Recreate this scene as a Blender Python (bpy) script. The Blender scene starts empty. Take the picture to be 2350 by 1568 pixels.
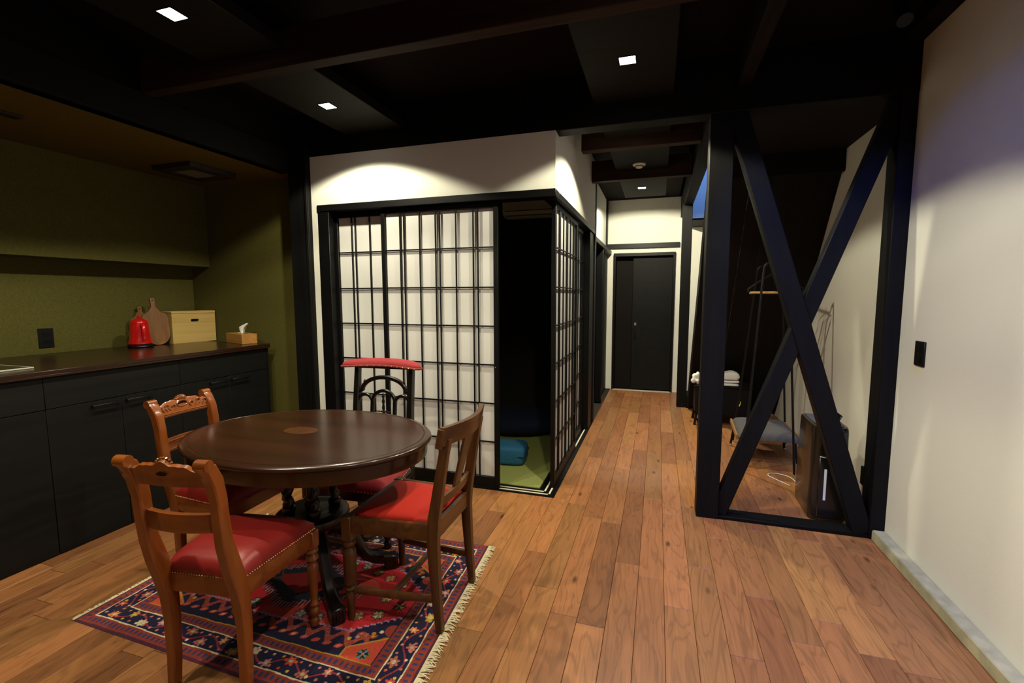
import bpy, bmesh, math, random
import numpy as np
from mathutils import Matrix, Vector
random.seed(7)
PI = math.pi
scene = bpy.context.scene
C = scene.collection

# ------------------------------------------------------------------ camera, world, exposure
H = 1.35
yaw, pitch, roll = math.radians(-17.40646), math.radians(5.59807), math.radians(-0.12317)
fwd = Vector((math.sin(yaw) * math.cos(pitch), math.cos(yaw) * math.cos(pitch), -math.sin(pitch)))
rgt = Vector((math.cos(yaw), -math.sin(yaw), 0))
up = rgt.cross(fwd)
r2 = rgt * math.cos(roll) + up * math.sin(roll)
u2 = -rgt * math.sin(roll) + up * math.cos(roll)
cd = bpy.data.cameras.new('camera')
cam = bpy.data.objects.new('camera', cd)
C.objects.link(cam)
cd.sensor_width = 36.0
cd.sensor_fit = 'HORIZONTAL'
cd.lens = 1064.57 / 2350 * 36.0
cd.clip_start = 0.02
m = Matrix((r2, u2, -fwd)).transposed().to_4x4()
m.translation = Vector((0, 0, H))
cam.matrix_world = m
scene.camera = cam

w = bpy.data.worlds.new('world')
scene.world = w
w.use_nodes = True
w.node_tree.nodes['Background'].inputs[0].default_value = (0.05, 0.12, 0.45, 1)
w.node_tree.nodes['Background'].inputs[1].default_value = 0.05
scene.view_settings.view_transform = 'Standard'
scene.view_settings.look = 'None'
scene.view_settings.gamma = 1.0
scene.view_settings.use_curve_mapping = False
scene.view_settings.exposure = 0.8

LAMP_W = 46.0
LAMP_COL = (1.0, 0.925, 0.68)
LAMP_HALF = 67.0

def area(name, loc, rot, sx, sy, power, col):
    l = bpy.data.lights.new(name, 'AREA')
    l.shape = 'RECTANGLE'
    l.size, l.size_y = sx, sy
    l.energy = power
    l.color = col
    o = bpy.data.objects.new(name, l)
    C.objects.link(o)
    o.location = loc
    o.rotation_euler = rot
    return o
# twilight through the two roof windows (one above the void near the right wall, one above the stair)
area('twilight_roof_window', (0.86, 0.15, 4.42), (0, 0, 0), 0.6, 0.9, 115.0, (0.09, 0.20, 1.0))
area('twilight_stair_window', (0.82, 5.9, 4.22), (0, 0, 0), 0.6, 0.9, 22.0, (0.16, 0.36, 1.0))

# ------------------------------------------------------------------ mesh helpers
class MB:
    def __init__(s):
        s.v = []; s.f = []
    def add(s, v, f):
        n = len(s.v)
        s.v += [tuple(p) for p in v]
        s.f += [tuple(i + n for i in q) for q in f]
        return s
    def box(s, x0, x1, y0, y1, z0, z1, b=0.0, M=None):
        if x0 > x1: x0, x1 = x1, x0
        if y0 > y1: y0, y1 = y1, y0
        if z0 > z1: z0, z1 = z1, z0
        b = min(b, (x1-x0)*.45, (y1-y0)*.45, (z1-z0)*.45)
        if b <= 0:
            v = [(x, y, z) for x in (x0, x1) for y in (y0, y1) for z in (z0, z1)]
            f = [(0,1,3,2),(4,6,7,5),(0,4,5,1),(2,3,7,6),(0,2,6,4),(1,5,7,3)]
        else:
            v = []; idx = {}
            for sx in (0,1):
                for sy in (0,1):
                    for sz in (0,1):
                        X=(x0,x1)[sx]; Y=(y0,y1)[sy]; Z=(z0,z1)[sz]
                        dx=(b,-b)[sx]; dy=(b,-b)[sy]; dz=(b,-b)[sz]
                        idx[(sx,sy,sz,0)]=len(v); v.append((X,Y+dy,Z+dz))
                        idx[(sx,sy,sz,1)]=len(v); v.append((X+dx,Y,Z+dz))
                        idx[(sx,sy,sz,2)]=len(v); v.append((X+dx,Y+dy,Z))
            g=lambda a,b_,c,k: idx[(a,b_,c,k)]
            f=[(g(0,0,0,0),g(0,0,1,0),g(0,1,1,0),g(0,1,0,0)),(g(1,0,0,0),g(1,1,0,0),g(1,1,1,0),g(1,0,1,0)),
               (g(0,0,0,1),g(1,0,0,1),g(1,0,1,1),g(0,0,1,1)),(g(0,1,0,1),g(0,1,1,1),g(1,1,1,1),g(1,1,0,1)),
               (g(0,0,0,2),g(0,1,0,2),g(1,1,0,2),g(1,0,0,2)),(g(0,0,1,2),g(1,0,1,2),g(1,1,1,2),g(0,1,1,2))]
            for a in (0,1):
                for c in (0,1):
                    q=[(a,c,0),(a,c,1)]
                    f.append((g(a,c,0,0),g(a,c,1,0),g(a,c,1,1),g(a,c,0,1)))
                    f.append((g(a,0,c,0),g(a,1,c,0),g(a,1,c,2),g(a,0,c,2)))
                    f.append((g(0,a,c,1),g(1,a,c,1),g(1,a,c,2),g(0,a,c,2)))
                    for e in (0,1): f.append((g(a,c,e,0),g(a,c,e,1),g(a,c,e,2)))
        if M is not None: v=[tuple(M @ Vector(p)) for p in v]
        return s.add(v, f)
    def beam(s, p, q, wdt, dep, side=(0,1,0), b=0.004):
        # straight bar from p to q; wdt across (in plane), dep along side
        p=Vector(p); q=Vector(q); t=(q-p).normalized(); sd=Vector(side); n=t.cross(sd).normalized(); sd=n.cross(t).normalized()
        L=(q-p).length
        M=Matrix((n, sd, t)).transposed().to_4x4(); M.translation=p
        return s.box(-wdt/2, wdt/2, -dep/2, dep/2, 0, L, b, M)
    def lathe(s, prof, c=(0,0,0), n=24, sx=1.0, sy=1.0, cap=True):
        v=[]; f=[]
        for r,z in prof:
            for i in range(n):
                a=2*PI*i/n
                v.append((c[0]+r*sx*math.cos(a), c[1]+r*sy*math.sin(a), c[2]+z))
        for k in range(len(prof)-1):
            for i in range(n):
                j=(i+1)%n
                f.append((k*n+i,k*n+j,(k+1)*n+j,(k+1)*n+i))
        if cap:
            f.append(tuple(reversed(range(n)))); f.append(tuple(range((len(prof)-1)*n,len(prof)*n)))
        return s.add(v,f)
    def twist(s, z0, z1, r, amp, turns, c=(0,0), n=16, m=40, starts=1):
        v=[]; f=[]
        for k in range(m+1):
            t=k/m; z=z0+(z1-z0)*t
            for i in range(n):
                a=2*PI*i/n
                e=min(1.0, min(t,1-t)*12)
                rr=r+amp*e*math.cos(starts*a-2*PI*turns*t)
                v.append((c[0]+rr*math.cos(a),c[1]+rr*math.sin(a),z))
        for k in range(m):
            for i in range(n):
                j=(i+1)%n; f.append((k*n+i,k*n+j,(k+1)*n+j,(k+1)*n+i))
        f.append(tuple(reversed(range(n)))); f.append(tuple(range(m*n,(m+1)*n)))
        return s.add(v,f)
    def tube(s, pts, r, n=8, closed=False):
        pts=[Vector(p) for p in pts]; N=len(pts)
        rs=r if isinstance(r,(list,tuple)) else [r]*N
        v=[]; f=[]; ref=None
        for k in range(N):
            a=pts[k-1] if (k>0 or closed) else pts[k]
            b=pts[(k+1)%N] if (k<N-1 or closed) else pts[k]
            t=(b-a).normalized()
            if ref is None:
                ref=Vector((0,0,1)) if abs(t.z)<.9 else Vector((1,0,0))
            n1=(ref-t*ref.dot(t)).normalized(); ref=n1; n2=t.cross(n1)
            for i in range(n):
                an=2*PI*i/n
                v.append(tuple(pts[k]+(n1*math.cos(an)+n2*math.sin(an))*rs[k]))
        R=N if closed else N-1
        for k in range(R):
            k2=(k+1)%N
            for i in range(n):
                j=(i+1)%n; f.append((k*n+i,k*n+j,k2*n+j,k2*n+i))
        if not closed:
            f.append(tuple(reversed(range(n)))); f.append(tuple(range((N-1)*n,N*n)))
        return s.add(v,f)
    def sweep(s, pts, ws, ds, side, rnd=0.25):
        # rounded-rectangle section: ws half-width along normal (in plane), ds half-depth along side
        pts=[Vector(p) for p in pts]; N=len(pts); sd=Vector(side).normalized()
        ws=ws if isinstance(ws,(list,tuple)) else [ws]*N
        ds=ds if isinstance(ds,(list,tuple)) else [ds]*N
        v=[]; f=[]
        c=1-rnd
        sec=[(1,c),(c,1),(-c,1),(-1,c),(-1,-c),(-c,-1),(c,-1),(1,-c)]
        for k in range(N):
            a=pts[max(k-1,0)]; b=pts[min(k+1,N-1)]
            t=(b-a).normalized(); n1=t.cross(sd).normalized(); s2=n1.cross(t).normalized()
            for (p,q) in sec: v.append(tuple(pts[k]+n1*ws[k]*p+s2*ds[k]*q))
        for k in range(N-1):
            for i in range(8):
                j=(i+1)%8; f.append((k*8+i,k*8+j,(k+1)*8+j,(k+1)*8+i))
        f.append(tuple(reversed(range(8)))); f.append(tuple(range((N-1)*8,N*8)))
        return s.add(v,f)
    def prism(s, poly, d0, d1, M=None):
        # polygon in local xy extruded z d0..d1
        n=len(poly)
        v=[(x,y,d0) for x,y in poly]+[(x,y,d1) for x,y in poly]
        f=[tuple(reversed(range(n))),tuple(range(n,2*n))]+[(i,(i+1)%n,n+(i+1)%n,n+i) for i in range(n)]
        if M is not None: v=[tuple(M @ Vector(p)) for p in v]
        return s.add(v,f)
    def ball(s, c, r, n=10, m=6, sz=1.0):
        prof=[(max(1e-4,r*math.sin(PI*k/m)), -r*sz*math.cos(PI*k/m)) for k in range(m+1)]
        return s.lathe(prof, c, n)
    def grid(s, fn, nu, nv):
        v=[fn(i/nu, j/nv) for j in range(nv+1) for i in range(nu+1)]
        f=[(j*(nu+1)+i, j*(nu+1)+i+1, (j+1)*(nu+1)+i+1, (j+1)*(nu+1)+i) for j in range(nv) for i in range(nu)]
        return s.add(v,f)
    def mesh(s, name, mat, smooth=True, angle=40):
        me=bpy.data.meshes.new(name)
        me.from_pydata(s.v,[],s.f); me.update()
        bm=bmesh.new(); bm.from_mesh(me)
        bmesh.ops.recalc_face_normals(bm, faces=bm.faces[:]); bm.to_mesh(me); bm.free()
        if smooth:
            me.polygons.foreach_set('use_smooth',[True]*len(me.polygons))
            me.set_sharp_from_angle(angle=math.radians(angle))
        if mat: me.materials.append(mat)
        return me
    def build(s, name, mat, parent=None, smooth=True, angle=40):
        o=bpy.data.objects.new(name, s.mesh(name,mat,smooth,angle))
        C.objects.link(o)
        if parent: o.parent=parent
        return o

def tag(o, label=None, cat=None, group=None, kind=None):
    if label: o['label']=label
    if cat: o['category']=cat
    if group: o['group']=group
    if kind: o['kind']=kind
    return o
def thing(name, label, cat, loc=(0,0,0), rz=0.0, group=None, kind=None):
    o=bpy.data.objects.new(name,None); o.empty_display_size=0.05
    C.objects.link(o); o.location=loc; o.rotation_euler=(0,0,rz)
    return tag(o,label,cat,group,kind)
def dup(root, loc, rz, label):
    r=root.copy(); C.objects.link(r); r.location=loc; r.rotation_euler=(0,0,rz); r['label']=label
    for ch in list(root.children):
        c=ch.copy(); C.objects.link(c); c.parent=r
        for g in list(ch.children):
            d=g.copy(); C.objects.link(d); d.parent=c
    return r
def struct(name, mb, mat, label, cat, **k):
    return tag(mb.build(name,mat,None,**k), label, cat, None, 'structure')
B=lambda *a,**k: MB().box(*a,**k)

# ------------------------------------------------------------------ materials
def newmat(name):
    mt=bpy.data.materials.new(name); mt.use_nodes=True
    nt=mt.node_tree; bs=nt.nodes['Principled BSDF']
    return mt,nt,bs
def plain(name, col, rough=0.5, metal=0.0, bump=0.0, bscale=200.0, spec=0.5, var=0.0, vscale=4.0, coat=0.0, sheen=0.0):
    mt,nt,bs=newmat(name)
    bs.inputs['Base Color'].default_value=(*col,1)
    bs.inputs['Roughness'].default_value=rough
    bs.inputs['Metallic'].default_value=metal
    bs.inputs['Specular IOR Level'].default_value=spec
    bs.inputs['Coat Weight'].default_value=coat
    bs.inputs['Sheen Weight'].default_value=sheen
    tc=nt.nodes.new('ShaderNodeTexCoord')
    if bump>0:
        n=nt.nodes.new('ShaderNodeTexNoise'); n.inputs['Scale'].default_value=bscale; n.inputs['Detail'].default_value=4
        b=nt.nodes.new('ShaderNodeBump'); b.inputs['Strength'].default_value=bump; b.inputs['Distance'].default_value=0.002
        nt.links.new(tc.outputs['Object'],n.inputs['Vector']); nt.links.new(n.outputs['Fac'],b.inputs['Height']); nt.links.new(b.outputs[0],bs.inputs['Normal'])
    if var>0:
        n=nt.nodes.new('ShaderNodeTexNoise'); n.inputs['Scale'].default_value=vscale; n.inputs['Detail'].default_value=5
        r=nt.nodes.new('ShaderNodeValToRGB')
        r.color_ramp.elements[0].position=.3; r.color_ramp.elements[1].position=.7
        r.color_ramp.elements[0].color=(*[c*(1-var) for c in col],1); r.color_ramp.elements[1].color=(*[min(1,c*(1+var)) for c in col],1)
        nt.links.new(tc.outputs['Object'],n.inputs['Vector']); nt.links.new(n.outputs['Fac'],r.inputs[0]); nt.links.new(r.outputs[0],bs.inputs['Base Color'])
    return mt
def wood(name, dark, light, axis='y', scale=1.0, rough=0.4, bump=0.15, coat=0.0, spec=0.5, contrast=(0.3,0.72)):
    mt,nt,bs=newmat(name); L=nt.links.new
    tc=nt.nodes.new('ShaderNodeTexCoord'); oi=nt.nodes.new('ShaderNodeObjectInfo')
    va=nt.nodes.new('ShaderNodeVectorMath'); va.operation='ADD'
    ms=nt.nodes.new('ShaderNodeMath'); ms.operation='MULTIPLY'; ms.inputs[1].default_value=37.0
    L(oi.outputs['Random'],ms.inputs[0]); L(tc.outputs['Object'],va.inputs[0]); L(ms.outputs[0],va.inputs[1])
    mp=nt.nodes.new('ShaderNodeMapping')
    sc={'x':(1.2,22,22),'y':(22,1.2,22),'z':(22,22,1.2)}[axis]
    mp.inputs['Scale'].default_value=[q*scale for q in sc]
    L(va.outputs[0],mp.inputs['Vector'])
    n1=nt.nodes.new('ShaderNodeTexNoise'); n1.inputs['Scale'].default_value=1.0; n1.inputs['Detail'].default_value=7; n1.inputs['Distortion'].default_value=0.8
    L(mp.outputs[0],n1.inputs['Vector'])
    r=nt.nodes.new('ShaderNodeValToRGB'); e=r.color_ramp.elements
    e[0].position=contrast[0]; e[1].position=contrast[1]; e[0].color=(*dark,1); e[1].color=(*light,1)
    L(n1.outputs['Fac'],r.inputs[0]); L(r.outputs[0],bs.inputs['Base Color'])
    b=nt.nodes.new('ShaderNodeBump'); b.inputs['Strength'].default_value=bump; b.inputs['Distance'].default_value=0.001
    L(n1.outputs['Fac'],b.inputs['Height']); L(b.outputs[0],bs.inputs['Normal'])
    bs.inputs['Roughness'].default_value=rough; bs.inputs['Coat Weight'].default_value=coat; bs.inputs['Coat Roughness'].default_value=.12
    bs.inputs['Specular IOR Level'].default_value=spec
    return mt
def emit(name, col, strength):
    mt,nt,bs=newmat(name)
    bs.inputs['Base Color'].default_value=(*col,1)
    bs.inputs['Emission Color'].default_value=(*col,1); bs.inputs['Emission Strength'].default_value=strength
    return mt
def floor_mat():
    mt,nt,bs=newmat('walnut_plank'); L=nt.links.new
    tc=nt.nodes.new('ShaderNodeTexCoord'); oi=nt.nodes.new('ShaderNodeObjectInfo')
    ms=nt.nodes.new('ShaderNodeMath'); ms.operation='MULTIPLY'; ms.inputs[1].default_value=91.0
    L(oi.outputs['Random'],ms.inputs[0])
    va=nt.nodes.new('ShaderNodeVectorMath'); va.operation='ADD'; L(tc.outputs['Object'],va.inputs[0]); L(ms.outputs[0],va.inputs[1])
    # broad cathedral figure: rings of a stretched noise field
    m1=nt.nodes.new('ShaderNodeMapping'); m1.inputs['Scale'].default_value=(9,1.3,1); L(va.outputs[0],m1.inputs[0])
    n1=nt.nodes.new('ShaderNodeTexNoise'); n1.inputs['Scale'].default_value=1; n1.inputs['Detail'].default_value=2.5; n1.inputs['Distortion'].default_value=.5; L(m1.outputs[0],n1.inputs[0])
    mu=nt.nodes.new('ShaderNodeMath'); mu.operation='MULTIPLY'; mu.inputs[1].default_value=64; L(n1.outputs['Fac'],mu.inputs[0])
    si=nt.nodes.new('ShaderNodeMath'); si.operation='SINE'; L(mu.outputs[0],si.inputs[0])
    # fine pores
    m2=nt.nodes.new('ShaderNodeMapping'); m2.inputs['Scale'].default_value=(170,6,1); L(va.outputs[0],m2.inputs[0])
    n2=nt.nodes.new('ShaderNodeTexNoise'); n2.inputs['Scale'].default_value=1; n2.inputs['Detail'].default_value=4; L(m2.outputs[0],n2.inputs[0])
    # plank tint
    rp=nt.nodes.new('ShaderNodeValToRGB'); e=rp.color_ramp.elements
    e[0].position=0; e[0].color=(.195,.078,.031,1); e[1].position=1; e[1].color=(.34,.165,.053,1)
    for p,c in ((.25,(.295,.119,.045)),(.5,(.245,.112,.040)),(.75,(.345,.140,.054))):
        q=e.new(p); q.color=(*c,1)
    L(oi.outputs['Random'],rp.inputs[0])
    # large tone drift inside a plank
    m3=nt.nodes.new('ShaderNodeMapping'); m3.inputs['Scale'].default_value=(14,2.2,1); L(va.outputs[0],m3.inputs[0])
    n3=nt.nodes.new('ShaderNodeTexNoise'); n3.inputs['Scale'].default_value=1; n3.inputs['Detail'].default_value=6; n3.inputs['Distortion'].default_value=1.2; L(m3.outputs[0],n3.inputs[0])
    r3=nt.nodes.new('ShaderNodeValToRGB'); e=r3.color_ramp.elements; e[0].position=.25; e[0].color=(.52,.46,.42,1); e[1].position=.62; e[1].color=(1.12,1.08,1.0,1)
    q=e.new(.34); q.color=(.95,.93,.90,1)
    L(n3.outputs['Fac'],r3.inputs[0])
    x1=nt.nodes.new('ShaderNodeMix'); x1.data_type='RGBA'; x1.blend_type='MULTIPLY'; x1.inputs[0].default_value=1
    L(rp.outputs[0],x1.inputs[6]); L(r3.outputs[0],x1.inputs[7])
    r2_=nt.nodes.new('ShaderNodeMapRange'); r2_.inputs[1].default_value=.45; r2_.inputs[2].default_value=1; r2_.inputs[3].default_value=1.03; r2_.inputs[4].default_value=.80; L(si.outputs[0],r2_.inputs[0])
    r4=nt.nodes.new('ShaderNodeMapRange'); r4.inputs[1].default_value=.3; r4.inputs[2].default_value=.7; r4.inputs[3].default_value=.88; r4.inputs[4].default_value=1.10; L(n2.outputs['Fac'],r4.inputs[0])
    mm=nt.nodes.new('ShaderNodeMath'); mm.operation='MULTIPLY'; L(r2_.outputs[0],mm.inputs[0]); L(r4.outputs[0],mm.inputs[1])
    x2=nt.nodes.new('ShaderNodeVectorMath'); x2.operation='SCALE'; L(x1.outputs[2],x2.inputs[0]); L(mm.outputs[0],x2.inputs['Scale'])
    # knots
    m5=nt.nodes.new('ShaderNodeMapping'); m5.inputs['Scale'].default_value=(6.5,2.6,1); L(va.outputs[0],m5.inputs[0])
    vo=nt.nodes.new('ShaderNodeTexVoronoi'); vo.inputs['Scale'].default_value=1; vo.inputs['Randomness'].default_value=1; L(m5.outputs[0],vo.inputs[0])
    rk=nt.nodes.new('ShaderNodeMapRange'); rk.inputs[1].default_value=.03; rk.inputs[2].default_value=.11; rk.inputs[3].default_value=.25; rk.inputs[4].default_value=1; L(vo.outputs['Distance'],rk.inputs[0])
    x3=nt.nodes.new('ShaderNodeVectorMath'); x3.operation='SCALE'; L(x2.outputs[0],x3.inputs[0]); L(rk.outputs[0],x3.inputs['Scale'])
    L(x3.outputs[0],bs.inputs['Base Color'])
    bs.inputs['Roughness'].default_value=.42
    bs.inputs['Specular IOR Level'].default_value=.4
    b=nt.nodes.new('ShaderNodeBump'); b.inputs['Strength'].default_value=.08; b.inputs['Distance'].default_value=.0006; L(n2.outputs['Fac'],b.inputs['Height']); L(b.outputs[0],bs.inputs['Normal'])
    return mt

M={}
M['white']=plain('white_plaster',(.70,.695,.625),.85,bump=.25,bscale=420,spec=.2)
M['green']=plain('olive_wallpaper',(.088,.079,.017),.8,bump=.5,bscale=260,spec=.2,var=.22,vscale=160)
M['olivedim']=plain('olive_ceiling_paper',(.105,.075,.013),.85,bump=.4,bscale=260,spec=.1,var=.15,vscale=160)
M['black']=wood('black_stained_timber',(.0022,.0022,.0026),(.0052,.0048,.0048),'z',1.0,.6,.35,spec=.16)
M['blackx']=wood('black_stained_beam',(.002,.002,.0022),(.0052,.0045,.004),'x',1.0,.65,.35,spec=.12)
M['blacky']=wood('black_stained_joist',(.002,.002,.0022),(.0052,.0045,.004),'y',1.0,.65,.35,spec=.12)
M['brownx']=wood('dark_brown_beam',(.014,.0062,.0033),(.032,.0145,.0078),'x',1.0,.65,.4,spec=.12)
M['browny']=wood('dark_brown_joist',(.0055,.0025,.0014),(.013,.006,.003),'y',1.0,.65,.4,spec=.12)
M['soffit']=wood('dark_soffit_board',(.0048,.0040,.0030),(.0095,.008,.006),'x',1.2,.65,.4,spec=.12)
M['ceil']=plain('dark_red_ceiling',(.005,.0018,.0016),.85,var=.3,vscale=3,spec=.1)
M['brownwall']=plain('dark_brown_boards',(.0045,.0024,.002),.75,var=.3,vscale=6,spec=.2)
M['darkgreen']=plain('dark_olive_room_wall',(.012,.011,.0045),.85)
M['cab']=wood('charcoal_cabinet',(.0042,.0042,.0042),(.0075,.0072,.0068),'y',.7,.6,.15,spec=.18)
M['ctop']=plain('dark_brown_worktop',(.022,.009,.0045),.25,spec=.5,var=.1,vscale=60)
M['handle']=plain('black_metal',(.012,.012,.012),.4,metal=.6)
M['plastic']=plain('black_plastic',(.004,.004,.0045),.45,spec=.25)
M['paper']=plain('shoji_paper',(.64,.635,.62),.9,bump=.15,bscale=300,spec=.1)
M['bar']=plain('black_lacquer',(.0024,.0024,.0026),.45,spec=.22)
M['track']=plain('pale_track',(.75,.68,.50),.5)
M['tatami']=plain('tatami',(.33,.36,.11),.75,bump=.6,bscale=300,spec=.2,var=.1,vscale=90)
M['floor']=floor_mat()
M['subfloor']=plain('floor_gap',(.02,.010,.006),.9)
M['concrete']=plain('pale_concrete',(.37,.345,.215),.8,bump=.3,bscale=120,var=.2,vscale=14)
M['chrome']=plain('chrome',(.8,.8,.8),.15,metal=1)
M['brass']=plain('brass_nail',(.75,.52,.25),.3,metal=1)
M['mah']=wood('orange_mahogany',(.150,.033,.0045),(.265,.070,.010),'z',.8,.3,.12,coat=.5)
M['mahx']=wood('orange_mahogany_rail',(.150,.033,.0045),(.265,.070,.010),'x',.8,.3,.12,coat=.5)
M['leather']=plain('red_leather',(.235,.014,.012),.36,bump=.25,bscale=500,spec=.5,var=.12,vscale=8)
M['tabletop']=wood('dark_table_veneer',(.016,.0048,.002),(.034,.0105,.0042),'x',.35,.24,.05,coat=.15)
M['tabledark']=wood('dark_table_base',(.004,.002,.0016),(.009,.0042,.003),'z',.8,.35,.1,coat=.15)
M['inlay']=plain('satinwood_inlay',(.058,.019,.0042),.3,var=.35,vscale=70)
M['oak']=wood('dark_oak',(.040,.014,.004),(.115,.042,.010),'z',1.0,.36,.2,coat=.12)
M['oakx']=wood('dark_oak_rail',(.050,.018,.005),(.135,.050,.012),'x',1.0,.36,.2,coat=.12)
M['redseat']=plain('bright_red_seat',(.60,.030,.018),.55,bump=.3,bscale=600,spec=.3)
M['ebony']=plain('ebonised_wood',(.003,.0026,.0024),.3,coat=.3)
M['velvet']=plain('red_velvet',(.29,.007,.014),.75,bump=.4,bscale=500,sheen=.08)
M['piping']=plain('red_brown_piping',(.20,.02,.012),.6)
M['kettle']=plain('red_enamel',(.50,.006,.006),.22,coat=.5)
M['boardwood']=wood('cutting_board_wood',(.14,.055,.016),(.24,.105,.032),'z',1.0,.5,.1)
M['pine']=wood('pale_pine_box',(.50,.33,.10),(.66,.46,.16),'y',1.0,.5,.08)
M['tissuewood']=wood('orange_tissue_box_wood',(.32,.14,.025),(.46,.22,.05),'x',1.5,.5,.08)
M['tissue']=plain('tissue_paper',(.85,.85,.82),.9)
M['glass']=plain('black_cooktop_glass',(.01,.012,.013),.15)
M['steel']=plain('brushed_bezel',(.7,.69,.62),.35,metal=.4)
M['acwhite']=plain('ac_white',(.85,.83,.75),.5)
M['navy']=plain('navy_fabric',(.006,.010,.038),.9,bump=.3,bscale=300)
M['bluefab']=plain('blue_woven_fabric',(.020,.135,.27),.8,bump=.6,bscale=220,var=.35,vscale=220)
M['towel']=plain('white_towel',(.78,.77,.73),.95,bump=.8,bscale=260)
M['greyfab']=plain('grey_upholstery',(.075,.070,.070),.9,bump=.5,bscale=320)
M['woodarm']=plain('light_wood_edge',(.28,.15,.05),.5)
M['purifier']=plain('bronze_purifier_side',(.028,.018,.010),.28,metal=.3,coat=.3)
M['purifront']=plain('black_purifier_front',(.009,.008,.008),.22,coat=.3)
M['hangwood']=plain('hanger_wood',(.60,.34,.14),.5)
M['cablew']=plain('white_cable',(.7,.7,.7),.5)
M['yellow']=plain('yellow_tag',(.8,.7,.02),.6)
M['lens']=emit('lit_downlight_lens',(1.0,.95,.84),14.0)
M['led']=emit('purifier_light_strip',(.45,.48,.58),.22)
M['skyglass']=emit('twilight_sky_glass',(.10,.22,.75),1.2)
M['fringe']=plain('cream_fringe',(.72,.63,.42),.9)
M['detect']=plain('detector_white',(.72,.70,.62),.5)
M['vent']=plain('dark_vent',(.018,.010,.009),.6)
M['ventpale']=plain('vent_filter',(.16,.15,.13),.6)

# ------------------------------------------------------------------ the setting
YW=2.935      # front of the small tatami room / partition line
XC=-0.633     # corridor side of the tatami room
CZ=2.68       # ceiling
# floor slab + planks
flo=struct('floor', B(-4.1,1.6,-2.4,7.2,-.15,-.013), M['subfloor'], 'walnut plank floor running towards the corridor', 'floor')
joints={-26:[1.42],-25:[1.4],-23:[1.23],-22:[1.16],-17:[1.13],-8:[4.63],-6:[2.27,3.18,5.02],-5:[1.99,2.91,4.36],-4:[1.83,2.78,3.69,4.6,5.9],-3:[1.8,2.73,4.27],-2:[2.3,3.21,4.12],-1:[2.21,3.12,4.01],0:[2.02,2.94,3.84],1:[2.37,3.06,3.96],2:[1.8,2.7],3:[2.2],5:[2.11],6:[1.95,2.82]}
rp=random.Random(11)
def add_plank(x0,x1,y0,y1):
    if y1-y0<.02: return
    cx,cy=(x0+x1)/2,(y0+y1)/2; g=.0007
    o=MB().box(x0-cx+g,x1-cx-g,y0-cy+g,y1-cy-g,-.013,0,.0012).build('plank',M['floor'],flo,smooth=False)
    o.location=(cx,cy,0)
PW=.117
for k in range(-27,11):
    x0=.063+PW*k; x1=x0+PW
    x0c=max(x0,-3.05); x1c=min(x1,1.30)
    if x1c-x0c<.01: continue
    yend=2.943 if x1<=-.632 else 6.86
    if x0>=.30: yend=6.80
    if k in joints: base=joints[k][0]
    else: base=1.0+rp.random()*.91
    ys=sorted(set(joints.get(k,[])+[base+.91*i for i in range(-1,7)]))
    cl=[]
    for y in ys:
        if y<.75 or y>yend-.12: continue
        if cl and y-cl[-1]<.38: continue
        cl.append(y)
    pr=-2.3
    XE=-.632; YE=2.943
    for y in cl+[yend]:
        if x0<XE<x1:
            add_plank(x0c,x1c,pr,min(y,YE)); add_plank(XE,x1c,max(pr,YE),y)
        else: add_plank(x0c,x1c,pr,y)
        pr=y

# ceilings (void left open above the right wall, and above the stair)
struct('ceiling', B(-2.72,.47,-2.3,2.96,CZ,CZ+.08), M['ceil'], 'dark reddish brown board ceiling over the dining area','ceiling')
struct('ceiling', B(.47,1.5,2.18,3.07,CZ,CZ+.08), M['ceil'], 'dark ceiling strip above the cross braced frame','ceiling')
struct('ceiling', B(.47,1.5,-2.3,-.55,CZ,CZ+.08), M['ceil'], 'dark ceiling beside the roof window void, behind the viewer','ceiling')
struct('ceiling', B(-.95,.30,2.96,7.0,CZ,CZ+.08), M['ceil'], 'dark ceiling over the corridor','ceiling')
struct('ceiling', B(.36,1.42,3.05,4.155,2.43,2.50), M['brownwall'], 'low dark brown ceiling over the luggage niche','ceiling')
struct('ceiling', B(-3.95,-2.66,-1.2,3.15,2.262,2.34), M['olivedim'], 'low olive ceiling of the kitchen alcove','ceiling')
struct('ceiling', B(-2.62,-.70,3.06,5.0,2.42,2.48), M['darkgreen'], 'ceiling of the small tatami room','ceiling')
# void shafts with roof windows
def shaft(x0,x1,y0,y1,z0,z1,tagname,n):
    t=.06
    mb=MB().box(x0-t,x0,y0-t,y1+t,z0,z1).box(x1,x1+t,y0-t,y1+t,z0,z1).box(x0,x1,y0-t,y0,z0,z1).box(x0,x1,y1,y1+t,z0,z1)
    struct('wall_'+tagname, mb, M['brownwall'],'dark boarded walls of the roof void '+tagname.replace('_',' '),'wall')
    wd=thing('window_%d'%n,'small roof window at the top of the void '+tagname.replace('_',' '),'window',kind='structure')
    B(x0-t,x1+t,y0-t,y1+t,z1+.02,z1+.04).build('pane',M['skyglass'],wd)
    fr=MB().box(x0-t,x0+.05,y0-t,y1+t,z1-.02,z1+.02).box(x1-.05,x1+t,y0-t,y1+t,z1-.02,z1+.02).box(x0+.05,x1-.05,y0-t,y0+.05,z1-.02,z1+.02).box(x0+.05,x1-.05,y1-.05,y1+t,z1-.02,z1+.02)
    fr.build('window_frame',M['black'],wd)
shaft(.47,1.28,-.55,2.18,CZ+.08,4.5,'above_the_dining_area',1)
shaft(.30,1.36,4.155,6.86,CZ,4.3,'above_the_stair',2)
struct('wall_stair_upper', B(.30,1.36,4.10,4.155,2.5,CZ), M['brownwall'],'short dark wall above the niche ceiling','wall')

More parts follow.
